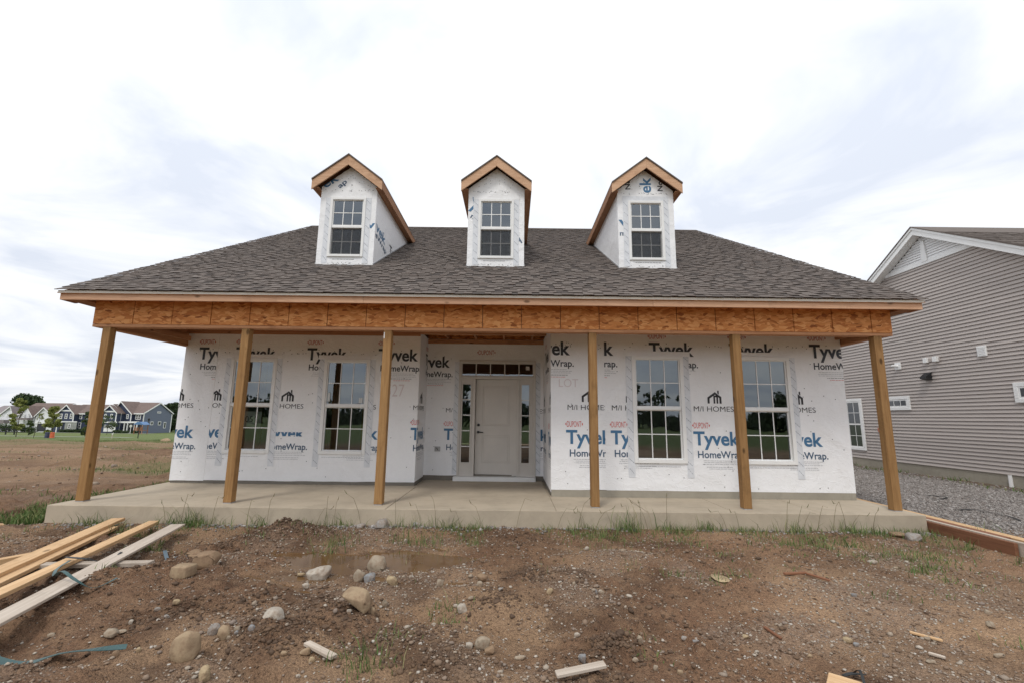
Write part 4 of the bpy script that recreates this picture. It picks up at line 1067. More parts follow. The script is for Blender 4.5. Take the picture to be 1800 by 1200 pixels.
C_ = Far('far_house', 'slate-sided house with navy gabled front, brown roof and white garage door', 128, 220)
C_.body(200, 253, 726, FWALL['navy'], 10.5)
a, b_, ry, ze, zr, d = C_.roof(214, 253, 726, 707.5, 10.5, FROOF)
C_.gable_end(b_-.24, ry, d, ze, zr, FWALL['slate'], 1)
C_.gable_front(198, 232, 214.5, 705.5, 726, FWALL['navy'], FROOF, 127.2, 6)
C_.gable_front(188, 214, 201, 710.5, 725, FWALL['navy'], FROOF, 126.2, 7)
C_.gable_front(180.5, 206, 195, 712.5, 724.5, FWALL['navy'], FROOF, 124.8, 8, 722.5)
for wx in ((193.5, 199), (183, 188)): C_.win(wx[0], wx[1], 726.5, 735.5, 124.8)
C_.win(222, 227, 727, 735.2, 127.2); C_.win(238, 248.5, 727.5, 736.5, n=2); C_.win(251.2, 252.9, 728, 736.5)
C_.rect('garage_door', 182, 204, 746, 757.5, VINYL, 124.8); C_.rect('garage_trim', 181, 206, 740, 742, VINYL, 124.8, .2)
g_ = C_.rect('door_lights', 184, 202.5, 747, 748.6, DGLASS, 124.68, .02)
p = C_.rect('porch_shade_panel', 210, 243, 743, 758, FDARK, 127.2, .08); C_.rect('porch_beam', 208, 245, 739.8, 742.2, VINYL, 126, .3)  # porch shade painted as a dark sheet on the flat wall
for px in (219, 224.5, 237, 241): C_.rect('porch_post', px-.7, px+.7, 742, 757.5, VINYL, 126, .3)
xs = b_-.24
for (y0, y1, z0, z1) in ((ry-2.6, ry-1.6, 1.2, 2.2), (ry+.2, ry+1.3, 1.1, 2.2), (ry+2.4, ry+3.3, .2, 2.0)): C_.swin(xs, y0, y1, C_.zb+1.3+z0, C_.zb+1.3+z1)
C_.swin(xs, ry-.6, ry+.8, ze+.2, ze+.7)
B_ = Far('far_house', 'navy house with three windows under a white-trimmed front gable', 130, 135)
B_.body(98, 170, 726, FWALL['navy'], 10)
a, b_, ry, ze, zr, d = B_.roof(97, 170, 726, 711, 10, FROOF, hipl=3.2)
B_.gable_end(b_-.24, ry, d, ze, zr, FWALL['navy'], 1)
B_.gable_front(103, 131, 119, 711.5, 726, FWALL['navy'], FROOF, 128.5, 6, 721)
for k in range(3): B_.win(104.6+k*9, 110.6+k*9, 726.2, 735, 128.5)
B_.win(139.5, 145.5, 727.5, 735.5); B_.win(152, 158, 727.5, 735.5)
B_.rect('stone_front', 113, 136, 741, 756, FSTONE, 128.5, .12); B_.rect('belt_trim', 102, 136, 739.5, 741, VINYL, 128.4, .15); B_.win(119, 125, 744, 752, 128.35)
B_.rect('porch_shade_panel', 103, 112.5, 742, 757, FDARK, 128.5, .06); B_.rect('porch_post', 107.3, 109.3, 741, 753, VINYL, 127.9, .3); B_.win(137, 143.5, 741.5, 752)  # dark sheet again stands in for the porch shade
A_ = Far('far_house', 'white board-and-batten house with a steep front gable and brown roof', 132, 60)
A_.body(20, 97, 730, FWALL['white'], 10)
a, b_, ry, ze, zr, d = A_.roof(30, 97, 728, 708.5, 10, FROOF)
A_.gable_end(b_-.24, ry, d, ze, zr, FWALL['white'], 1)
A_.gable_front(37, 57.5, 48.2, 713.5, 730, FWALL['white'], FROOF, 130.5, 6); A_.gable_front(64, 94, 79, 716, 730, FWALL['white'], FROOF, 130.2, 6)
for wx in ((40, 44), (48.5, 52.5), (72.5, 78)): A_.win(wx[0], wx[1], 725, 733, 130.2)
A_.rect('porch_roof', 36, 58, 733.5, 737, FROOFG, 130, 1.5); A_.rect('garage_shade_panel', 64, 82, 744, 757, FDARK, 130.2, .05); A_.rect('garage_trim', 62, 83, 741, 743.5, VINYL, 130.2, .2)  # garage interior shade is a dark sheet on the wall
A_.rect('porch_post', 41, 44, 737, 750, VINYL, 129.5, .3)
D_ = Far('far_house', 'pale house at the end of the street with a grey roof', 132, 5)
D_.body(-20, 22, 731, FWALL['white'], 9)
D_.roof(-24, 12, 726, 713, 9, FROOFG); D_.gable_front(3, 24, 20, 714, 727, FWALL['white'], FROOFG, 130.8, 5)
D_.win(5, 8, 726, 731, 130.8); D_.win(11.5, 15.5, 725.5, 733, 130.8); D_.rect('porch_roof', -5, 17, 737, 743, FROOFG, 130.4, 1.5)
for px in (0, 7, 15): D_.rect('porch_post', px-.7, px+.7, 743, 756, VINYL, 129.2, .3)

# pavement strips beside the street
PAVE = mk_concrete('pale pavement', (.5, .49, .46))
def strip(name, pts, wdt, label):
    V_, F_ = [], []
    for k, (x, y) in enumerate(pts):
        for dy in (0, wdt): V_.append((x, y+dy, far_z(x, y+dy)+.05))
        if k: F_.append((2*k-2, 2*k, 2*k+1, 2*k-1))
    tag(np_mesh(name, V_, F_, PAVE), label, 'pavement', kind='structure')
strip('pavement', [(-175+6*k, 117) for k in range(15)], 2.2, 'pale pavement running along the far houses')
strip('pavement', [(-80+3*k, 66-.2*k) for k in range(10)], 1.4, 'short pale walk crossing the left of the lawn')

# ------------------------------------------------------------------ vegetation
def leafmat(name, cols):
    M = Mat(name, .7, .3); g = M.n('ShaderNodeNewGeometry')
    n = len(cols); M.color(M.ramp(g.outputs['Random Per Island'], [(i/(n-1), c) for i, c in enumerate(cols)]))
    M.b.inputs['Subsurface Weight'].default_value = 0
    return M.m
L_DARK = leafmat('dark leaves', [(.018, .03, .012), (.035, .06, .022), (.06, .09, .03)])
L_MID = leafmat('mid green leaves', [(.035, .055, .018), (.06, .09, .028), (.10, .13, .04)])
L_YEL = leafmat('yellow green leaves', [(.13, .16, .04), (.22, .25, .07), (.32, .32, .10)])
L_GRASS = leafmat('grass blades', [(.045, .09, .02), (.08, .14, .035), (.12, .18, .05), (.17, .20, .07), (.27, .24, .12)])
L_DRY = leafmat('dry seed stalks', [(.12, .11, .05), (.18, .16, .08), (.10, .12, .045)])
BARK = plain('bark', (.075, .06, .048), .9, .3, 8, .4)
def leaves(N, clumps, size, rng):
    """N quads spread through ellipsoid clumps (cx,cy,cz,rx,ry,rz)"""
    cl = np.array(clumps); wgt = cl[:, 3]*cl[:, 4]*cl[:, 5]; k = rng.choice(len(cl), N, p=wgt/wgt.sum())
    d = rng.normal(size=(N, 3)); d /= np.linalg.norm(d, axis=1)[:, None]; r = rng.random(N)**(1/2.2)
    c = cl[k, :3] + d*r[:, None]*cl[k, 3:6]
    a = rng.normal(size=(N, 3)); a /= np.linalg.norm(a, axis=1)[:, None]; t = rng.normal(size=(N, 3)); b = np.cross(a, t); b /= np.linalg.norm(b, axis=1)[:, None]
    s = size*rng.uniform(.6, 1.4, N)[:, None]
    V_ = np.stack([c-a*s, c-b*s*.55, c+a*s, c+b*s*.55], 1).reshape(-1, 3)
    return V_, np.arange(4*N).reshape(-1, 4)
def tree(name, base, H, R, label, mat, n, lsize, group=None, trunk=.12, start=.3, nclump=22, seed=0, cat='tree', lean=0):
    rng = np.random.default_rng(seed); base = Vector(base)
    root = empty(name, base); tag(root, label, cat, group)
    tb = MB(); top = base+Vector((lean, 0, H*.8)); tb.tube([base-Vector((0, 0, .3)), base+Vector((lean*.2, 0, H*.3)), base+Vector((lean*.6, .02, H*.55)), top], trunk, 8, trunk*.25)
    cl = []
    for k in range(nclump):
        t = rng.uniform(start, .97); rr = R*math.sin(math.pi*min(1, (t-start)/(1-start)*.82+.16))**.7
        a = rng.uniform(0, 6.283); q = rng.uniform(.35, .85)*rr; s = R*rng.uniform(.22, .40)
        c = base + Vector((lean*t + q*math.cos(a), q*math.sin(a), H*t)); cl.append((*c, s, s, s*.8))
        if k % 2 == 0: tb.tube([base+Vector((lean*t*.8, 0, H*max(.2, t-.22))), c], trunk*.22, 5, trunk*.06)
    tr = tb.build('trunk', BARK, root)
    V_, F_ = leaves(n, cl, lsize, rng); np_mesh('crown', V_, F_, mat, root)
    return root
def tpos(px, Y): 
    p = at(px, 760, 1, Y); return (p.x, Y, far_z(p.x, Y))
def hgt(px, py, Y): return at(px, py, 1, Y).z - far_z(at(px, py, 1, Y).x, Y)
tree('broad_tree', tpos(38, 150), hgt(38, 692, 150), 4.9, 'big spreading dark tree rising behind the white house', L_DARK, 5200, .36, trunk=.35, start=.45, seed=1)
tree('leafy_tree', tpos(297, 146), hgt(297, 708, 146), 3.4, 'dense dark tree standing behind the slate-sided house', L_DARK, 6500, .30, trunk=.3, start=.1, nclump=34, seed=2)
tree('leafy_tree', tpos(318, 146), hgt(318, 712, 146), 3.6, 'dark tree half hidden by the wrapped house corner', L_DARK, 5000, .30, trunk=.3, start=.08, nclump=30, seed=22)
YG = 'young trees planted on the lawn'
tree('young_tree', tpos(29, 62), hgt(29, 699, 62), .95, 'tallest yellow-green sapling, before the white house', L_YEL, 5200, .10, YG, .05, .22, 20, 3)
tree('young_tree', tpos(91, 58), hgt(91, 713, 58), 1.0, 'bushy yellow-green sapling behind the orange barrel', L_YEL, 6500, .10, YG, .05, .12, 22, 4)
tree('young_tree', tpos(60, 58), hgt(60, 722, 58), .5, 'thin nearly bare sapling on a leaning pale stem', L_YEL, 260, .07, YG, .035, .55, 10, 5, lean=.5)
tree('young_tree', tpos(50, 75), hgt(50, 738, 75), .75, 'small round sapling by the black rail fence', L_MID, 1200, .10, YG, .05, .15, 14, 6)
tree('young_tree', tpos(150, 70), hgt(150, 724, 70), .8, 'green sapling partly hidden by the end porch post', L_MID, 3000, .10, YG, .05, .1, 18, 7)
tree('young_tree', tpos(188, 95), hgt(188, 729, 95), 1.9, 'sparse low sapling in front of the white garage door', L_MID, 900, .12, YG, .05, .35, 14, 8)
def shrub(px, Y, w_, h, label, mat=None, seed=0):
    p = tpos(px, Y); rng = np.random.default_rng(seed+100); root = empty('shrub', p); tag(root, label, 'shrub', 'shrubs at the far houses')
    cl = [(p[0]+rng.uniform(-w_, w_)*.6, p[1]+rng.uniform(-.4, .4), p[2]+h*rng.uniform(.3, .7), w_*.4, .6, h*.38) for _ in range(8)]
    V_, F_ = leaves(700, cl, .13, rng); np_mesh('foliage', V_, F_, mat or L_DARK, root)
    MB().tube([(p[0], p[1], p[2]-.1), (p[0], p[1], p[2]+h*.5)], .06, 6).build('stem', BARK, root)
for i, (px, w_, h) in enumerate(((112, 2.2, .9), (124, 2.2, .9), (137, 2.0, .9))): shrub(px, 126.5, w_, h, ('low dark clipped shrub by the navy house porch post', 'low dark clipped shrub under the window of the stone front', 'low dark clipped shrub past the end of the stone front')[i], seed=i)
for i, (px, w_, h) in enumerate(((205, 1.8, 1.0), (214, 1.8, .9), (232, 1.6, .9))): shrub(px, 123.5, w_, h, ('low dark clipped shrub beside the white garage door', 'low dark clipped shrub at the first post of the far porch', 'low dark clipped shrub between the last posts of the far porch')[i], seed=i+5)
for i, (px, w_, h) in enumerate(((4, 2.5, 2.2), (16, 2.5, 1.8), (36, 2.2, 1.6), (50, 2.0, 1.4))): shrub(px, 112, w_, h, ('tallest dark shrub behind the black rail fence', 'second tallest dark shrub behind the black rail fence', 'middling round shrub behind the black rail fence', 'lowest dark shrub behind the black rail fence')[i], seed=i+9)

# far small things
fr = empty('rail_fence', tpos(20, 80)); tag(fr, 'black rail fence at the edge of the lawn', 'fence')
fp = [tpos(px, 80) for px in (-30, -10, 10, 25, 51)]
for p in fp: MB().box(p[0]-.07, p[0]+.07, p[1]-.07, p[1]+.07, p[2]-.2, p[2]+1.15).build('post', DARK, fr)
for h in (.45, .95):
    for k in range(4): MB().box(fp[k][0]+.07, fp[k+1][0]-.07, fp[k][1]-.03, fp[k][1]+.03, fp[k][2]+h-.06, fp[k][2]+h+.06).build('rail', DARK, fr)
def lathe(name, base, prof, mat, parent, n=16):
    b = MB(); rings = []
    for (r, z_) in prof:
        rings.append(len(b.v)); b.v += [(base[0]+r*math.cos(2*math.pi*j/n), base[1]+r*math.sin(2*math.pi*j/n), base[2]+z_) for j in range(n)]
    for k in range(len(prof)-1):
        for j in range(n): b.f.append((rings[k]+j, rings[k]+(j+1) % n, rings[k+1]+(j+1) % n, rings[k+1]+j))
    b.f.append(tuple(range(rings[0], rings[0]+n))[::-1]); b.f.append(tuple(range(rings[-1], rings[-1]+n)))
    return b.build(name, mat, parent, smooth=False)
for px, c, lab, nm, cat in ((83.5, (.05, .06, .11), 'dark blue plastic drum next to the orange barrel', 'plastic_drum', 'drum'), (92.5, (.60, .13, .05), 'orange traffic barrel on the lawn edge', 'traffic_barrel', 'barrel')):
    p = tpos(px, 57); rt = empty(nm, p); tag(rt, lab, cat)
    lathe('body', p, [(.24, 0), (.25, .05), (.22, .08), (.22, .32), (.235, .34), (.21, .37), (.20, .62), (.22, .65), (.17, .70)], plain(nm, c, .5, .08, 4, 0), rt)
    lathe('base', p, [(.36, -.02), (.36, .045), (.31, .048)], DARK, rt)
# wooden play tower with blue canopy
p = tpos(247, 108); pt_ = empty('play_tower', p); tag(pt_, 'small wooden play tower with a blue canopy roof on the lawn', 'playset')
PW = plain('play tower wood', srgb(150, 104, 74), .7, .2, 2, 0)
for dx in (-.9, .9):
    for dy in (-.8, .8): MB().box(p[0]+dx-.06, p[0]+dx+.06, p[1]+dy-.06, p[1]+dy+.06, p[2]-.1, p[2]+2.3).build('post', PW, pt_)
MB().box(p[0]-1, p[0]+1, p[1]-.9, p[1]+.9, p[2]+.85, p[2]+.95).build('deck', PW, pt_)
for k in range(7): MB().box(p[0]-.93+k*.28, p[0]-.75+k*.28, p[1]-.93, p[1]-.89, p[2]+.95, p[2]+1.6).build('slat', PW, pt_)
MB().prism([(p[0]-1.2, p[1]-1, p[2]+2.2), (p[0]+1.2, p[1]-1, p[2]+2.2), (p[0]+.3, p[1]-1, p[2]+2.85), (p[0]-.3, p[1]-1, p[2]+2.85)], (0, 2, 0)).build('canopy', plain('blue tarp', (.10, .2, .38), .5, .1, 2, 0), pt_)
# lamp post, plain marker post, round sign, marker stake
p = tpos(258.5, 112); lp = empty('lamp_post', p); tag(lp, 'tall thin black lamp post beside the slate-sided house', 'lamp post')
MB().tube([(p[0], p[1], p[2]-.2), (p[0], p[1], p[2]+3.2)], .09, 8, .06).build('pole', DARK, lp); lathe('lantern', (p[0], p[1], p[2]+3.2), [(.10, 0), (.2, .1), (.24, .5), (.05, .62)], DARK, lp, 8)
p = tpos(243.5, 62); mp_ = empty('marker_post', p); tag(mp_, 'short black steel post on the lawn in front of the play tower', 'post')
MB().tube([(p[0], p[1], p[2]-.2), (p[0], p[1], p[2]+1.75)], .055, 8).build('shaft', DARK, mp_); lathe('cap', (p[0], p[1], p[2]+1.75), [(.06, 0), (.075, .02), (.03, .06)], DARK, mp_, 8)
p = tpos(228.5, 118); rs = empty('round_sign', p); tag(rs, 'round pale sign on a thin post by the far porch', 'sign')
MB().tube([(p[0], p[1], p[2]-.1), (p[0], p[1], p[2]+1.6)], .05, 6).build('post', VINYL, rs); MB().tube([(p[0], p[1]-.03, p[2]+1.9), (p[0], p[1]-.07, p[2]+1.9)], .34, 16).build('sign_face', plain('pale sign', (.55, .55, .5), .5, .05, 3, 0), rs)
p = tpos(198, 60); ms_ = empty('marker_stake', p); tag(ms_, 'pale survey stake standing on the lawn edge', 'stake')
MB().box(p[0]-.05, p[0]+.05, p[1]-.02, p[1]+.02, p[2]-.1, p[2]+.5).build('stake', W_grey, ms_); MB().box(p[0]-.06, p[0]+.06, p[1]-.025, p[1]+.025, p[2]+.501, p[2]+.62).build('tip', VINYL, ms_)

# trees across the road behind the viewpoint (they show dark in the window glass)
rng = np.random.default_rng(77); cl = []
for k in range(60):
    x = -75+k*2.6+rng.uniform(-1, 1); h = 5.0+3.0*math.sin(k*.55)+rng.uniform(-1, 1.5)
    for j in range(4): cl.append((x+rng.uniform(-1.5, 1.5), -60+rng.uniform(-2, 2), -1+h*rng.uniform(.1, .85), 2.2, 1.8, 1.5))
V_, F_ = leaves(26000, cl, .42, rng)
tag(np_mesh('tree_line', V_, F_, L_DARK), 'dark belt of trees across the road facing the porch', 'trees', kind='stuff')

# ------------------------------------------------------------------ stones, soil lumps, gravel
ICO_V = None
def ico(sub):
    bm = bmesh.new(); bmesh.ops.create_icosphere(bm, subdivisions=sub, radius=1)
    v = np.array([q.co[:] for q in bm.verts]); f = np.array([[l.vert.index for l in q.loops] for q in bm.faces]); bm.free(); return v, f
def rand_rot(n, rng):
    q = rng.normal(size=(n, 4)); q /= np.linalg.norm(q, axis=1)[:, None]; w_, x, y, z = q.T
    return np.stack([1-2*(y*y+z*z), 2*(x*y-z*w_), 2*(x*z+y*w_), 2*(x*y+z*w_), 1-2*(x*x+z*z), 2*(y*z-x*w_), 2*(x*z-y*w_), 2*(y*z+x*w_), 1-2*(x*x+y*y)], -1).reshape(n, 3, 3)
def scatter(name, xy, size, mat, rng, flat=.6, sink=.25, jit=.22, sub=1, zoff=0):
    v0, f0 = ico(sub); n = len(xy)
    sc = np.stack([rng.uniform(.75, 1.3, n), rng.uniform(.65, 1.1, n), rng.uniform(flat*.7, flat*1.25, n)], -1)*size[:, None]
    vv = v0[None]*(1+rng.uniform(-jit, jit, (n, len(v0), 1)))
    vv = np.einsum('nij,nvj->nvi', rand_rot(n, rng), vv)
    a = rng.uniform(0, 6.283, n); vv = vv*sc[:, None, :]
    ca_, sa_ = np.cos(a)[:, None], np.sin(a)[:, None]
    vx = vv[..., 0]*ca_ - vv[..., 1]*sa_; vy = vv[..., 0]*sa_ + vv[..., 1]*ca_
    z = ground_z(xy[:, 0], xy[:, 1])
    V_ = np.stack([vx+xy[:, :1], vy+xy[:, 1:2], vv[..., 2]+(z+size*flat*(1-2*sink)+zoff)[:, None]], -1).reshape(-1, 3)
    F_ = (f0[None]+(np.arange(n)*len(v0))[:, None, None]).reshape(-1, 3)
    o = np_mesh(name, V_, F_, mat); return o
def stonemat(name, cols):
    M = Mat(name, .85, .25); g = M.n('ShaderNodeNewGeometry'); n = len(cols)
    c = M.ramp(g.outputs['Random Per Island'], [(i/(n-1), q) for i, q in enumerate(cols)])
    f = M.noise(g.outputs['Position'], 70, 3); M.color(M.mix(M.math('MULTIPLY', f, .5), c, (.16, .115, .08, 1))); M.bump(f, .4, .004); return M.m
PEB = stonemat('mixed pebbles', [(.12, .075, .048), (.20, .132, .087), (.27, .195, .14), (.25, .205, .175), (.36, .295, .225), (.52, .47, .40)])
CLOD = stonemat('soil clods', [(.06, .036, .023), (.10, .06, .038), (.15, .093, .056)])
CRUSH = stonemat('crushed stone', [(.16, .15, .142), (.26, .245, .235), (.35, .335, .322), (.23, .205, .19), (.48, .465, .45)])
rng = np.random.default_rng(5)
def field(n, x0, x1, y0, y1, dens):
    P_ = np.stack([rng.uniform(x0, x1, n), rng.uniform(y0, y1, n)], -1); return P_[rng.random(n) < dens(P_[:, 0], P_[:, 1])]
def stony(x, y):
    return np.clip(.12 + .95*sstep(.46, .70, fbm(x*1.6+9, y*1.6, 4, 90)) + .5*sstep(.5, .7, fbm(x*3.1, y*3.1, 3, 170)), 0, 1)
def keep(P_): return P_[(P_[:, 1] < YS-.02) | (P_[:, 0] < XSL-.04) | (P_[:, 0] > XSR+.04)]
P_ = keep(field(130000, -7.5, 8.5, 1.7, 7.1, stony)); sz = np.clip(rng.lognormal(-5.15, .5, len(P_)), .003, .03)
tag(scatter('pebbles', P_, sz, PEB, rng), 'loose pebbles strewn over the bare dirt', 'pebbles', kind='stuff')
P_ = keep(field(26000, -7.5, 5, 1.7, 7.0, lambda x, y: sstep(.46, .66, fbm(x*.9+3, y*.9, 3, 40))*.9+.06)); sz = np.clip(rng.lognormal(-4.95, .55, len(P_)), .003, .028)
mm = np.concatenate([np.stack([mx_+rng.normal(0, r*.5, int(420*h/.06)), my_+rng.normal(0, r*.5, int(420*h/.06))], -1) for mx_, my_, r, h in MOUNDS if h >= .05]); mm = mm[mm[:, 1] < YS-.05]
P_ = np.concatenate([P_, mm]); sz = np.concatenate([sz, np.clip(rng.lognormal(-4.85, .55, len(mm)), .004, .026)])
tag(scatter('soil_clods', P_, sz, CLOD, rng, flat=.6, sink=.45, jit=.6), 'crumbled clods of damp brown soil', 'soil', kind='stuff')
P_ = field(80000, 5.9, 12.4, 6.0, 17, lambda x, y: sstep(6.0, 6.5, x+.0*y)*sstep(6.6, 7.5, y+.15*(x-6))*(1-.9*sstep(11.0, 12.2, x))*np.clip(1.15-.045*(y-7), .2, 1)); P_ = P_[(P_[:, 0] > XSR+.03)]
sz = np.clip(rng.lognormal(-4.4, .35, len(P_)), .006, .026)*(1+.03*np.clip(P_[:, 1]-8, 0, 9))
tag(scatter('gravel', P_, sz, CRUSH, rng, flat=.75, sink=.2, jit=.3), 'grey crushed stone between the two houses', 'gravel', kind='stuff')
rr = np.stack([rng.uniform(XSL, XSR+.4, 2600), YS-.02-np.abs(rng.normal(0, .09, 2600))], -1); rr = rr[rng.random(len(rr)) < sstep(.35, .6, fbm(rr[:, 0]*1.4, rr[:, 1]*1.4, 3, 260))]
tag(scatter('slab_rubble', rr, np.clip(rng.lognormal(-4.5, .5, len(rr)), .005, .035), CRUSH, rng, flat=.6), 'pale rubble banked along the foot of the slab', 'rubble', kind='stuff')
cc = keep(field(9000, -7, 8, 1.8, 7.0, lambda x, y: .35+.65*stony(x, y)))
tag(scatter('stone_chips', cc, np.clip(rng.lognormal(-5.0, .4, len(cc)), .004, .016), stonemat('pale chips', [(.34, .29, .23), (.46, .42, .36), (.60, .57, .52)]), rng, flat=.6), 'pale stone chips dotted over the dirt', 'stone chips', kind='stuff')
# far field rubble
P_ = np.stack([rng.uniform(-26, -7, 2600), rng.uniform(8, 34, 2600)], -1); sz = np.clip(rng.lognormal(-3.9, .55, len(P_)), .008, .09)
tag(scatter('field_rubble', P_, sz, PEB, rng, flat=.6), 'rubble scattered over the open dirt beyond the slab', 'rubble', kind='stuff')

def rock_mat(name, c):
    M = Mat(name, .85, .25); co = M.co(); oi = M.n('ShaderNodeObjectInfo')
    a = M.noise(co, 3.0, 5, .65); b = M.noise(co, 14, 4, .7)
    col = M.ramp(a, [(.3, tuple(v*.66 for v in c)), (.55, c), (.8, tuple(min(1, v*1.25) for v in c))])
    col = M.mix(M.ramp(b, [(.42, (0, 0, 0)), (.72, (.85, .85, .85))]), col, (.19, .12, .075, 1)); M.color(col); M.bump(M.noise(co, 30, 4, .7), .5, .012); return M.m
RM = {'tan': rock_mat('tan rock', (.37, .275, .175)), 'pale': rock_mat('pale rock', (.36, .30, .225)), 'grey': rock_mat('grey rock', (.33, .31, .285)), 'brown': rock_mat('brown rock', (.29, .20, .125)), 'white': rock_mat('white rock', (.45, .405, .34)), 'blue': rock_mat('blue grey rock', (.27, .28, .285)), 'yellow': rock_mat('yellowish rock', (.43, .335, .205))}
RV, RF = ico(3)
def rock(px, py, wpx, hpx, col, label, group=None, ang=.3, seed=0, sharp=.5, name='rock', depth=.8):
    """px,py = centre of the stone in the photo, wpx/hpx its size there"""
    rng_ = np.random.default_rng(seed+int(px*7+py)); p = gpt(px, py+hpx*.45)
    for _ in range(4): p = gpt(px, py+hpx*.45, gz(p.x, p.y))
    k = (p - Vector((0, 0, CH))).dot(Vector(_f))/F*(1.0 if wpx < 25 else 1.06); W, H = wpx*k*.5, hpx*k*.56
    npt = int(20+16*(1-sharp)); q = rng_.normal(size=(npt, 3)); q /= np.linalg.norm(q, axis=1)[:, None]
    q = np.sign(q)*np.abs(q)**(.7 if sharp > .5 else .9)*rng_.uniform(.82, 1.05, (npt, 1))
    bm = bmesh.new()
    for c_ in q: bm.verts.new(c_)
    r_ = bmesh.ops.convex_hull(bm, input=bm.verts[:]); bmesh.ops.delete(bm, geom=list({g for g in r_['geom_interior'] if isinstance(g, bmesh.types.BMVert)}), context='VERTS')
    bmesh.ops.dissolve_limit(bm, angle_limit=.30, verts=bm.verts[:], edges=bm.edges[:])
    bmesh.ops.bevel(bm, geom=bm.edges[:], offset=.10 if sharp > .5 else .2, segments=2, affect='EDGES', profile=.5)
    bmesh.ops.triangulate(bm, faces=bm.faces[:]); bmesh.ops.subdivide_edges(bm, edges=bm.edges[:], cuts=1, use_grid_fill=True)
    bmesh.ops.triangulate(bm, faces=bm.faces[:])
    if sharp < .5:
        for _ in range(3): bmesh.ops.smooth_vert(bm, verts=bm.verts[:], factor=.5, use_axis_x=True, use_axis_y=True, use_axis_z=True)
    bm.verts.index_update(); v = np.array([c_.co[:] for c_ in bm.verts]); FC = np.array([[l.vert.index for l in f_.loops] for f_ in bm.faces]); bm.free()
    v = v*(1+np.array([.07*mnoise.noise(Vector(c_)*1.8+Vector((seed, px, py)))+.03*mnoise.noise(Vector(c_)*6+Vector((seed, px, py))) for c_ in v]))[:, None]
    v /= np.abs(v).max(0)
    ca_, sa_ = math.cos(ang), math.sin(ang)
    v = v*np.array([W, W*depth, H]); v[:, 2] += .06*W*0
    t = rng_.uniform(-.18, .18); x = v[:, 0]*math.cos(t)-v[:, 2]*math.sin(t); zz = v[:, 0]*math.sin(t)+v[:, 2]*math.cos(t)
    v = np.stack([x, v[:, 1], zz], -1)
    # sink a little in the soil
    o = np_mesh(name, v, FC, RM[col], smooth=sharp < .5); o.location = (p.x, p.y+W*depth*.4, gz(p.x, p.y+W*depth*.4)+H*.58)
    tag(o, label, 'rock', group); return o
rock(660, 991, 32, 27, 'pale', 'round pale boulder at the edge of the muddy puddle', sharp=.1)
rock(624, 1056, 50, 42, 'tan', 'large blocky tan rock with a dark split face', sharp=.9)
rock(320, 1137, 47, 49, 'tan', 'large smooth tan rock lying below the green strap', sharp=.35)
rock(357, 987, 46, 26, 'brown', 'flat brown stone touching a smaller angular one', sharp=.6)
rock(318, 1003, 38, 22, 'tan', 'small angular tan stone leaning on a flat brown one', sharp=.8)
rock(340, 966, 34, 14, 'brown', 'low reddish brown stone near the blue scrap of strap', sharp=.5)
rock(557, 1008, 42, 21, 'white', 'long whitish angular stone on the puddle rim', sharp=.9)
rock(527, 1009, 20, 14, 'yellow', 'yellowish stone beside the long whitish one', sharp=.3)
rock(630, 1011, 21, 22, 'pale', 'upright pale stone next to a grey one', sharp=.8)
rock(650, 1013, 24, 18, 'blue', 'rough grey stone between two pale ones', sharp=.7)
rock(688, 1019, 21, 19, 'yellow', 'cracked tan stone with an orange flake', sharp=.6)
rock(848, 1131, 31, 27, 'pale', 'mottled pale rock with a reddish stone at its foot', sharp=.35)
rock(861, 1143, 19, 15, 'brown', 'reddish stone at the foot of the mottled pale rock', sharp=.6)
rock(847, 1007, 22, 14, 'brown', 'rounded brown stone lying beyond the mottled pale rock', sharp=.25)
rock(480, 1081, 37, 15, 'white', 'long flat white stone slab on the dirt', sharp=.9)
rock(390, 1112, 21, 25, 'tan', 'oval tan stone leaning on a grey cobble', sharp=.2)
rock(371, 1124, 20, 20, 'grey', 'grey cobble touching an oval tan stone', sharp=.25)
rock(356, 1186, 26, 25, 'yellow', 'round yellowish stone at the bottom of the dirt slope', sharp=.2)
rock(1268, 1017, 46, 8, 'yellow', 'wide flat tan stone set flush in the dirt', sharp=.4)
rock(1023, 1157, 15, 17, 'blue', 'blue-grey pointed stone beside a soil mound', sharp=.9)
rock(668, 921, 27, 15, 'grey', 'grey stone lying against the concrete slab face', sharp=.7)
rock(1583, 940, 30, 10, 'brown', 'flat brown stone below the right slab corner', sharp=.7)
rock(1610, 948, 28, 14, 'grey', 'rough grey lump of concrete at the right slab corner', sharp=.9)
rock(290, 771, 17, 9, 'tan', 'big tan boulder lying in the open field', sharp=.3, name='boulder') 
SG = 'small stones on the dirt'
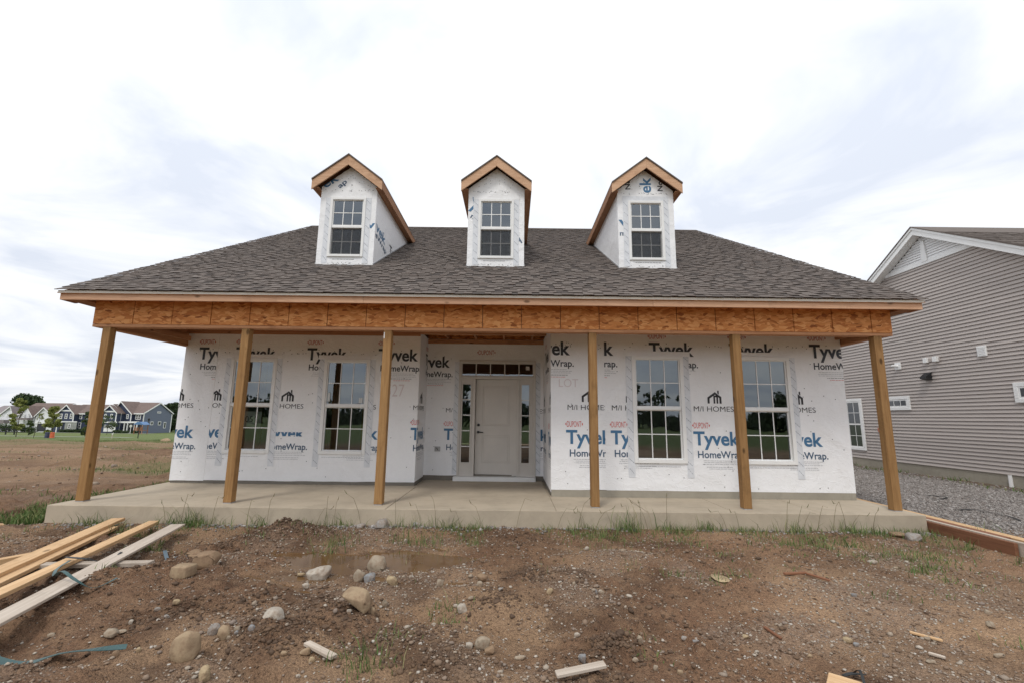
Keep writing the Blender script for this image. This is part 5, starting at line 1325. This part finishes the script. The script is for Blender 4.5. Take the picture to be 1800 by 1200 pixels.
small = [(635, 923, 16, 8, 'grey'), (733, 921, 18, 9, 'grey'), (773, 1025, 12, 11, 'pale'), (843, 1027, 11, 11, 'pale'), (828, 1050, 13, 12, 'pale'), (812, 1068, 18, 16, 'white'), (820, 1102, 10, 13, 'pale'), (675, 1074, 14, 14, 'pale'), (654, 1069, 10, 14, 'tan'),
 (613, 1073, 9, 7, 'white'), (536, 1033, 13, 9, 'white'), (471, 1031, 11, 7, 'tan'), (498, 1145, 13, 10, 'tan'), (535, 1146, 19, 13, 'tan'), (547, 1160, 11, 11, 'yellow'), (413, 1118, 13, 13, 'blue'), (399, 1128, 11, 9, 'pale'), (412, 1132, 11, 12, 'pale'), (440, 1113, 13, 10, 'blue'), (188, 1132, 24, 12, 'pale'), (212, 1109, 16, 10, 'pale'), (201, 1148, 12, 12, 'brown'), (242, 1141, 8, 9, 'yellow'), (307, 1062, 13, 9, 'yellow'), (335, 1062, 11, 7, 'pale'), (229, 1092, 9, 9, 'white'), (274, 1076, 12, 7, 'grey'), (292, 1082, 11, 7, 'grey'), (89, 1114, 14, 7, 'pale'), (15, 1164, 18, 12, 'tan'),
 (825, 1134, 13, 10, 'white'), (708, 1125, 10, 7, 'white'), (966, 1040, 13, 10, 'yellow'), (1049, 1040, 10, 11, 'blue'), (1058, 1040, 9, 7, 'pale'), (1085, 1117, 9, 7, 'white'), (1126, 1131, 11, 13, 'pale'), (1015, 1115, 11, 8, 'white'), (914, 1156, 20, 7, 'pale'), (1118, 1162, 14, 8, 'pale'), (1154, 1174, 10, 10, 'pale'), (1196, 1181, 11, 9, 'tan'), (1204, 1120, 12, 7, 'grey'), (1224, 1127, 11, 9, 'blue'), (1312, 1121, 11, 7, 'yellow'), (1332, 1145, 9, 6, 'white'), (1493, 1125, 20, 11, 'yellow'), (1507, 1132, 10, 8, 'blue'), (1632, 1121, 17, 9, 'pale'), (1645, 1124, 9, 8, 'pale'), (1613, 1114, 17, 6, 'pale'), (1745, 1098, 14, 11, 'pale'), (1760, 1153, 25, 9, 'pale'), (1738, 1075, 11, 8, 'pale'), (1425, 1151, 9, 8, 'tan'), (1535, 987, 18, 7, 'white'), (1576, 997, 10, 4, 'pale'), (1692, 1090, 11, 8, 'white'), (1503, 1045, 12, 7, 'blue'), (1640, 1163, 19, 7, 'pale'), (1009, 1025, 9, 8, 'pale'), (1032, 963, 8, 8, 'white'), (1096, 967, 9, 5, 'pale'), (962, 1072, 7, 6, 'white'), (595, 962, 9, 7, 'pale'), (713, 940, 7, 6, 'white'), (880, 1038, 10, 6, 'grey'), (720, 1183, 16, 14, 'yellow'), (523, 1188, 9, 6, 'white')]
PLACE = {'grey': 'small dull grey stone lying on the dirt', 'pale': 'small pale stone lying on the dirt', 'white': 'small whitish stone lying on the dirt', 'tan': 'small tan stone lying on the dirt', 'yellow': 'small yellowish stone lying on the dirt', 'blue': 'small blue-grey stone lying on the dirt', 'brown': 'small brown stone lying on the dirt'}
LM = {'large blocky tan rock': (624, 1056), 'large smooth tan rock': (320, 1137), 'mottled pale rock': (848, 1131), 'muddy puddle': (690, 990), 'flat green strap': (150, 1125), 'grey wood scrap': (564, 1131), 'blue-grey pointed stone': (1023, 1157), 'wide flat tan stone': (1268, 1015), 'timber block end': (1490, 1195), 'pale wood splinter': (1625, 1102), 'thin grey lath': (1020, 1178), 'dark twig': (1357, 1094), 'long flat white slab': (480, 1081), 'oval tan stone': (390, 1112), 'brown sticks': (1420, 1003), 'concrete slab face': (700, 922), 'weathered grey board': (120, 1060), 'right slab corner': (1600, 960)}
for i, (px, py, a, b_, c) in enumerate(small):
    near = min(LM, key=lambda k: math.hypot(LM[k][0]-px, 1.6*(LM[k][1]-py)))
    sz_ = 'tiny' if a < 10.5 else ('small' if a < 15 else 'fist-sized'); cn = {'grey': 'dull grey', 'white': 'whitish', 'yellow': 'yellowish', 'blue': 'blue-grey'}.get(c, c)
    PLACE[c] = f'{sz_} {cn} stone in the dirt near the {near}'
    rock(px, py, a, b_, c, PLACE[c], SG+' '+c if False else SG, sharp=random.choice((.2, .5, .8)), seed=i, name='stone')

# ------------------------------------------------------------------ lumber and site litter
def plank(p0, p1, wd, th, mat, label, group=None, lift=0.0, name='plank', z=-.19, roll=0, ends=None):
    a = at(*p0, 2, z); b_ = at(*p1, 2, z); d = b_-a; ln = math.hypot(d.x, d.y)
    za = (gz(a.x, a.y) if ends is None else ends[0])+lift+th/2; zb_ = (gz(b_.x, b_.y) if ends is None else ends[1])+lift+th/2
    u = MB().box(-ln/2, ln/2, -wd/2, wd/2, -th/2, th/2)
    o = u.build(name, mat, bevel=.003)
    o.location = ((a.x+b_.x)/2, (a.y+b_.y)/2, (za+zb_)/2); o.rotation_euler = (roll, -math.asin((zb_-za)/ln), math.atan2(d.y, d.x))
    tag(o, label, 'board', group); return o
LB = 'boards lying left of the porch'
plank((-120, 1062), (207, 917), .16, .038, W_plank, 'upper orange pine board of the pair left of the slab', LB, .045, ends=(-.225, -.215))
plank((-150, 1090), (196, 927), .14, .038, W_plank, 'lower orange pine board half under its twin left of the slab', LB, .006, ends=(-.225, -.215))
plank((-120, 1105), (270, 922), .13, .038, W_plank, 'single tan pine board between the orange pair and the grey board', LB, .045, ends=(-.225, -.215))
plank((-110, 1152), (312, 927), .17, .025, W_grey, 'long weathered grey-white board with a muddy smear', LB, .05, ends=(-.225, -.215))
plank((70, 990), (266, 988), .10, .038, W_grey, 'short board lying crosswise under the longer boards', LB, .0, ends=(-.225, -.215))
plank((-70, 985), (58, 969), .09, .06, W_plank, 'short pale offcut beside the orange boards', LB, .01, name='offcut')
plank((-60, 922), (8, 914), .10, .04, W_plank, 'short board end at the far side of the lumber', LB, .01, name='offcut')
plank((540, 1120), (588, 1143), .05, .022, W_grey, 'small grey wood scrap lying among the stones', None, .012, name='wood_scrap')
plank((977, 1181), (1064, 1174), .06, .02, W_grey, 'thin grey lath across a hollow in the dirt', None, .05, name='wood_lath')
plank((1378, 1003), (1417, 1001), .03, .02, W_redbeam, 'short brown stick near the porch', None, .01, name='stick')
plank((1417, 1002), (1458, 1013), .025, .018, W_redbeam, 'thin brown stick meeting a shorter stick end to end', None, .01, name='stick')
plank((1597, 1096), (1655, 1107), .022, .016, W_plank, 'pale splinter of wood lying beside the pale gravel', None, .01, name='wood_scrap')
plank((1630, 1131), (1660, 1140), .022, .016, W_grey, 'small grey splinter of wood on the bare dirt', None, .01, name='wood_scrap')
plank((1342, 1086), (1372, 1101), .02, .016, W_redbeam, 'dark twig lying on the bare dirt', None, .006, name='twig')
# cut plywood end with black straps, bottom right
pl = plank((1450, 1196), (1545, 1225), .40, .05, W_plank, 'yellowish timber block end with black straps round it', None, .03, name='timber_block')
STRAP = mk_flat('black plastic strap', (.018, .02, .02), .45); TEAL = plain('green plastic strap', (.05, .10, .10), .4, .2, 5, 0)
def strap(pts, r, mat, label, name='strap', z=-.2, lifts=None, cat='strap'):
    q = []
    for i, (px, py) in enumerate(pts):
        p = at(px, py, 2, z); q.append(Vector((p.x, p.y, gz(p.x, p.y)+r+(lifts[i] if lifts else 0))))
    # smooth
    s_ = []
    for i in range(len(q)-1):
        p0, p1, p2, p3 = q[max(i-1, 0)], q[i], q[i+1], q[min(i+2, len(q)-1)]
        for k in range(6):
            t = k/6; s_.append(.5*((2*p1)+(p2-p0)*t+(2*p0-5*p1+4*p2-p3)*t*t+(3*p1-p0-3*p2+p3)*t**3))
    s_.append(q[-1])
    b = MB()
    for i in range(len(s_)-1):
        d0 = (s_[min(i+1, len(s_)-1)]-s_[max(i-1, 0)]); d1 = (s_[min(i+2, len(s_)-1)]-s_[i]); w0 = Vector((-d0.y, d0.x, .25*d0.length*math.sin(i*.35))).normalized()*r*1.25; w1 = Vector((-d1.y, d1.x, .25*d1.length*math.sin((i+1)*.35))).normalized()*r*1.25; t_ = Vector((0, 0, .0035))
        b.hexa([s_[i]-w0, s_[i]+w0, s_[i+1]+w1, s_[i+1]-w1, s_[i]-w0+t_, s_[i]+w0+t_, s_[i+1]+w1+t_, s_[i+1]-w1+t_])
    me_ = b.mesh(name); bm = bmesh.new(); bm.from_mesh(me_); bmesh.ops.remove_doubles(bm, verts=bm.verts[:], dist=1e-5); bm.to_mesh(me_); bm.free(); me_.materials.append(mat)
    o = bpy.data.objects.new(name, me_); COL.objects.link(o); tag(o, label, cat); return o
strap([(112, 996), (150, 998), (185, 992), (212, 981)], .010, STRAP, 'dark strap end curving over the boards', lifts=[.12, .12, .12, .13])
strap([(120, 1000), (98, 1012), (93, 1025), (104, 1036), (130, 1039), (165, 1034), (205, 1022)], .010, TEAL, 'green-grey strap looped round the grey board', lifts=[.10, .09, .10, .10, .10, .02, .01])
strap([(-30, 1141), (40, 1139), (110, 1132), (175, 1121), (226, 1112)], .021, TEAL, 'long flat green strap lying on the open dirt', lifts=[.035, .03, .03, .025, .02])
strap([(290, 963), (297, 973), (312, 968), (330, 965)], .014, mk_flat('blue scrap', (.09, .13, .16), .5), 'short twisted blue scrap of strap near the boards', lifts=[.01]*4)
strap([(1625, 872), (1645, 874), (1665, 876), (1650, 880), (1628, 877)], .012, STRAP, 'closed loop of black strap on the gravel', z=-.25, lifts=[.02]*5)
strap([(1685, 899), (1712, 899), (1745, 904), (1775, 911), (1795, 919)], .012, STRAP, 'long black strap trailing over the gravel beside the lumber', z=-.25, lifts=[.02]*5)
strap([(1480, 1169), (1497, 1166), (1520, 1168)], .008, STRAP, 'black strap lying behind the timber block', lifts=[.02]*3)
strap([(1500, 1172), (1512, 1186), (1520, 1204)], .006, STRAP, 'black strap bent over the timber block', lifts=[.05, .10, .11])
# teal bottle end
p = gpt(2, 1155); o = lathe('plastic_bottle', (0, 0, 0), [(.02, 0), (.05, .01), (.055, .05), (.055, .2), (.03, .25), (.018, .27), (.018, .30)], plain('teal plastic', (.12, .26, .27), .35, .1, 4, 0), None, 14)
o.rotation_euler = (math.radians(80), .2, .5); o.scale = (.7, .7, .7); o.location = (p.x-.10, p.y+.05, gz(p.x, p.y)+.04); tag(o, 'teal plastic bottle lying in the dirt by the strap', 'bottle')
# right-hand stack beside the slab
RB = 'boards stacked beside the slab'
def yboard(x0, x1, y0, y1, z0, z1, mat, label, turn=0):
    u = MB().box(-(y1-y0)/2, (y1-y0)/2, -(x1-x0)/2, (x1-x0)/2, -(z1-z0)/2, (z1-z0)/2); o = u.build('plank', mat, bevel=.003)
    o.location = ((x0+x1)/2, (y0+y1)/2, (z0+z1)/2); o.rotation_euler = (0, 0, math.pi/2+turn); tag(o, label, 'board', RB)
yboard(5.985, 6.03, 5.72, 9.6, -.265, -.085, W_redbeam, 'thick reddish timber on edge against the slab end', .0)
yboard(6.045, 6.10, 5.6, 9.9, -.24, -.075, W_grey, 'pale board on edge behind the reddish timber', .0)
yboard(6.13, 6.27, 6.0, 9.8, -.235, -.085, W_redbeam, 'shorter reddish board lying between two pale boards', -.01)
yboard(6.31, 6.45, 4.6, 9.9, -.235, -.095, W_plank, 'outermost pale board bordering the gravel', -.02)
yboard(6.02, 6.16, 4.2, 5.58, -.27, -.19, W_plank, 'flat board lying in line with the reddish timber', -.06)

# note card inside the left porch window
p0 = at(425, 722, 1, YL+.1); p1 = at(455, 750, 1, YL+.1)
sg = MB().box(p0.x-.02, p1.x+.02, YL+.115, YL+.118, p1.z, p0.z).build('paper_note', mk_flat('cream card', (.62, .62, .54), .8)); tag(sg, 'pale paper note numbered by hand inside the porch window', 'note')
vs, fs = text_geo('1051', -.006); x0 = min(v[0] for v in vs); x1 = max(v[0] for v in vs); k_ = .27/(x1-x0)
place2d('number', [((x-x0)*k_, y*.17) for x, y in vs], fs, (p0.x+.02, YL+.1135, p1.z+.10), (1, 0, 0), (0, 0, 1), INK_LOGO, sg)

# ------------------------------------------------------------------ grass and weeds
def blades(P_, H, rng, wid=.0036, bend=.9, mat=L_GRASS, name='grass'):
    n = len(P_); z = ground_z(P_[:, 0], P_[:, 1]); a = rng.uniform(0, 6.283, n); t = rng.uniform(0, 6.283, n); l = rng.uniform(.1, bend, n)*H
    b0 = np.stack([P_[:, 0], P_[:, 1], z-.01], -1); dx = np.stack([np.cos(a), np.sin(a), np.zeros(n)], -1)*(wid*rng.uniform(.6, 1.4, n))[:, None]
    ln = np.stack([np.cos(t)*l, np.sin(t)*l, np.zeros(n)], -1); up = np.array([0, 0, 1.])
    m1 = b0 + up*(H*.55)[:, None] + ln*.3; tp = b0 + up*(H*.95)[:, None] + ln
    V_ = np.stack([b0-dx, b0+dx, m1-dx*.75, m1+dx*.75, tp], 1).reshape(-1, 3); i = np.arange(n)*5
    F_ = np.concatenate([np.stack([i, i+1, i+3], -1), np.stack([i, i+3, i+2], -1), np.stack([i+2, i+3, i+4], -1)])
    return V_, F_
rng = np.random.default_rng(9); PP = []; HH = []; WD = {}
def tuft(px, py, n, h, spread, z=-.24):
    c = at(px, py, 2, z); PP.append(np.stack([c.x+rng.normal(0, spread, n), c.y+rng.normal(0, spread*.7, n)], -1)); HH.append(h*np.clip(rng.exponential(.45, n)+.2, .15, 1.5))
for px, n, h in ((150, 60, .16), (175, 70, .18), (250, 40, .15), (280, 90, .2), (300, 70, .2), (330, 110, .22), (350, 90, .18), (395, 60, .15), (455, 60, .2), (490, 50, .2), (545, 40, .2), (605, 80, .18), (622, 90, .16), (660, 110, .2), (700, 60, .16), (735, 50, .2), (775, 80, .16), (800, 90, .15), (830, 70, .14), (860, 70, .15), (920, 90, .2), (935, 60, .16), (970, 80, .2), (1030, 60, .14), (1060, 50, .14), (1105, 140, .26), (1130, 180, .26), (1150, 120, .22), (1190, 60, .15), (1245, 130, .17), (1275, 130, .15), (1300, 60, .12), (1345, 70, .14), (1395, 90, .18), (1415, 80, .16), (1440, 70, .14), (1485, 80, .16), (1500, 60, .14), (1545, 50, .12)):
    tuft(px, 924+(px-900)*.0125+random.uniform(-3, 9), int(n*1.3), h, .10)
for px, py, n, h in ((40, 905, 120, .12), (70, 900, 160, .14), (55, 890, 120, .14), (210, 935, 60, .14), (245, 937, 80, .16), (265, 965, 50, .1), (275, 950, 60, .12), (580, 960, 40, .22), (595, 952, 50, .2), (715, 948, 40, .22), (755, 950, 30, .22), (830, 950, 30, .25), (1020, 940, 60, .16), (1040, 945, 50, .14), (1075, 945, 90, .12), (1190, 948, 50, .1), (1215, 955, 60, .09), (1270, 977, 40, .08), (1110, 1000, 30, .07), (1180, 1012, 50, .07), (1255, 1020, 60, .08), (1300, 1015, 40, .08), (1390, 960, 90, .12), (1430, 950, 90, .12), (1450, 965, 60, .1), (1490, 960, 70, .12), (1520, 980, 50, .09), (1575, 975, 50, .09), (1600, 985, 50, .09), (1615, 1005, 80, .1), (1635, 1000, 60, .1), (1650, 985, 50, .1), (1640, 955, 40, .1), (1700, 965, 70, .12), (1720, 950, 60, .18), (1745, 945, 50, .18), (1660, 1020, 30, .07), (1720, 1030, 30, .07), (1790, 1130, 30, .08), (780, 1065, 60, .09), (790, 1080, 40, .08), (700, 1110, 40, .08), (595, 1165, 25, .16), (645, 1180, 60, .14), (670, 1150, 25, .14), (1145, 1155, 25, .05), (1110, 1115, 20, .06), (180, 1018, 25, .06), (1380, 1000, 30, .05), (1795, 990, 40, .1)):
    tuft(px, py, int(n*1.2), h, .08 if py > 960 else .11)
# thin scatter before the slab
q = np.stack([rng.uniform(-6.5, 6.6, 9000), 6.84-rng.exponential(.35, 9000)], -1); q = q[(q[:, 1] > 4.2) & (rng.random(len(q)) < sstep(.42, .62, fbm(q[:, 0]*1.8, q[:, 1]*1.8, 3, 230))*(.35+.65*sstep(-1, 3, q[:, 0])))]
PP.append(q); HH.append(rng.uniform(.02, .12, len(q)))
q = np.stack([rng.uniform(3.2, 7.2, 5000), rng.uniform(4.3, 6.6, 5000)], -1); q = q[rng.random(len(q)) < sstep(.5, .66, fbm(q[:, 0]*1.9, q[:, 1]*1.9, 3, 231))*.8]
PP.append(q); HH.append(rng.uniform(.02, .09, len(q)))
# left side yard
q = np.stack([rng.uniform(-8.4, -6.68, 26000), rng.uniform(6.9, 15, 26000)], -1); q = q[rng.random(len(q)) < np.clip(1.2-(XSL-q[:, 0])*.8, 0, 1)*sstep(.30, .50, fbm(q[:, 0]*1.3, q[:, 1]*.8, 3, 210))]
WD[len(PP)] = .0085; PP.append(q); HH.append(rng.uniform(.06, .18, len(q)))
q = np.stack([rng.uniform(-40, -7, 170000), rng.uniform(9, 50, 170000)], -1); bd = fbm(q[:, 0]*0.10+3, q[:, 1]*0.35, 4, 110); q = q[rng.random(len(q)) < np.clip(sstep(.48, .62, bd)*.8+.5*sstep(30, 46, q[:, 1]), 0, 1)]
WD[len(PP)] = .007; PP.append(q); HH.append(rng.uniform(.04, .15, len(q)))
q = np.stack([rng.uniform(10.8, 12.4, 3000), rng.uniform(8, 17, 3000)], -1); q = q[rng.random(len(q)) < sstep(11.2, 12.3, q[:, 0])*sstep(.45, .6, fbm(q[:, 0]*2, q[:, 1]*2, 2, 220))]
WD[len(PP)] = .009; PP.append(q); HH.append(rng.uniform(.05, .16, len(q)))
W_ = np.concatenate([np.full(len(a), WD.get(i, .0036)) for i, a in enumerate(PP)]); P_ = np.concatenate(PP); H_ = np.concatenate(HH); P_ok = ~((P_[:, 0] > XSL) & (P_[:, 0] < XSR) & (P_[:, 1] > YS-.015)); P_, H_, W_ = P_[P_ok], H_[P_ok], W_[P_ok]
V_, F_ = blades(P_, H_, rng, W_)
tag(np_mesh('grass', V_, F_, L_GRASS), 'rough green grass tufts along the slab and yard', 'grass', kind='stuff')
# tall seeding weeds in front of the slab
b = MB(); rg = random.Random(4)
for px in [300, 325, 345, 372, 440, 478, 560, 578, 590, 640, 700, 745, 770, 815, 850, 905, 985, 1010, 1022, 1035, 1048, 1080, 1112, 1125, 1140, 1165, 1300, 1385, 1392, 1412, 1435, 1460, 1484, 1490, 1535, 1270]:
    c = at(px+rg.uniform(-6, 6), 925+(px-900)*.0125, 2, -.23); y = min(c.y, YS-.03); z0 = gz(c.x, y); h = rg.uniform(.25, .48); lx = rg.uniform(-.22, .22)
    pts = [Vector((c.x, y, z0)), Vector((c.x+lx*.25, y-.02, z0+h*.5)), Vector((c.x+lx*.6, y-.04, z0+h*.9)), Vector((c.x+lx*1.1, y-.05, z0+h*(1.05 if rg.random() < .6 else .85)))]
    b.tube(pts, .0028, 4, .0018)
    if rg.random() < .75: b.tube([pts[-1], pts[-1]+Vector((lx*.12+.003, 0, .025)), pts[-1]+Vector((lx*.2+.004, 0, .05))], .006, 5, .002)
tag(b.build('weeds', L_DRY), 'tall thin seeding weeds rising before the slab face', 'weeds', kind='stuff')
for o in bpy.data.objects:
    if '_loc' in o: del o['_loc']
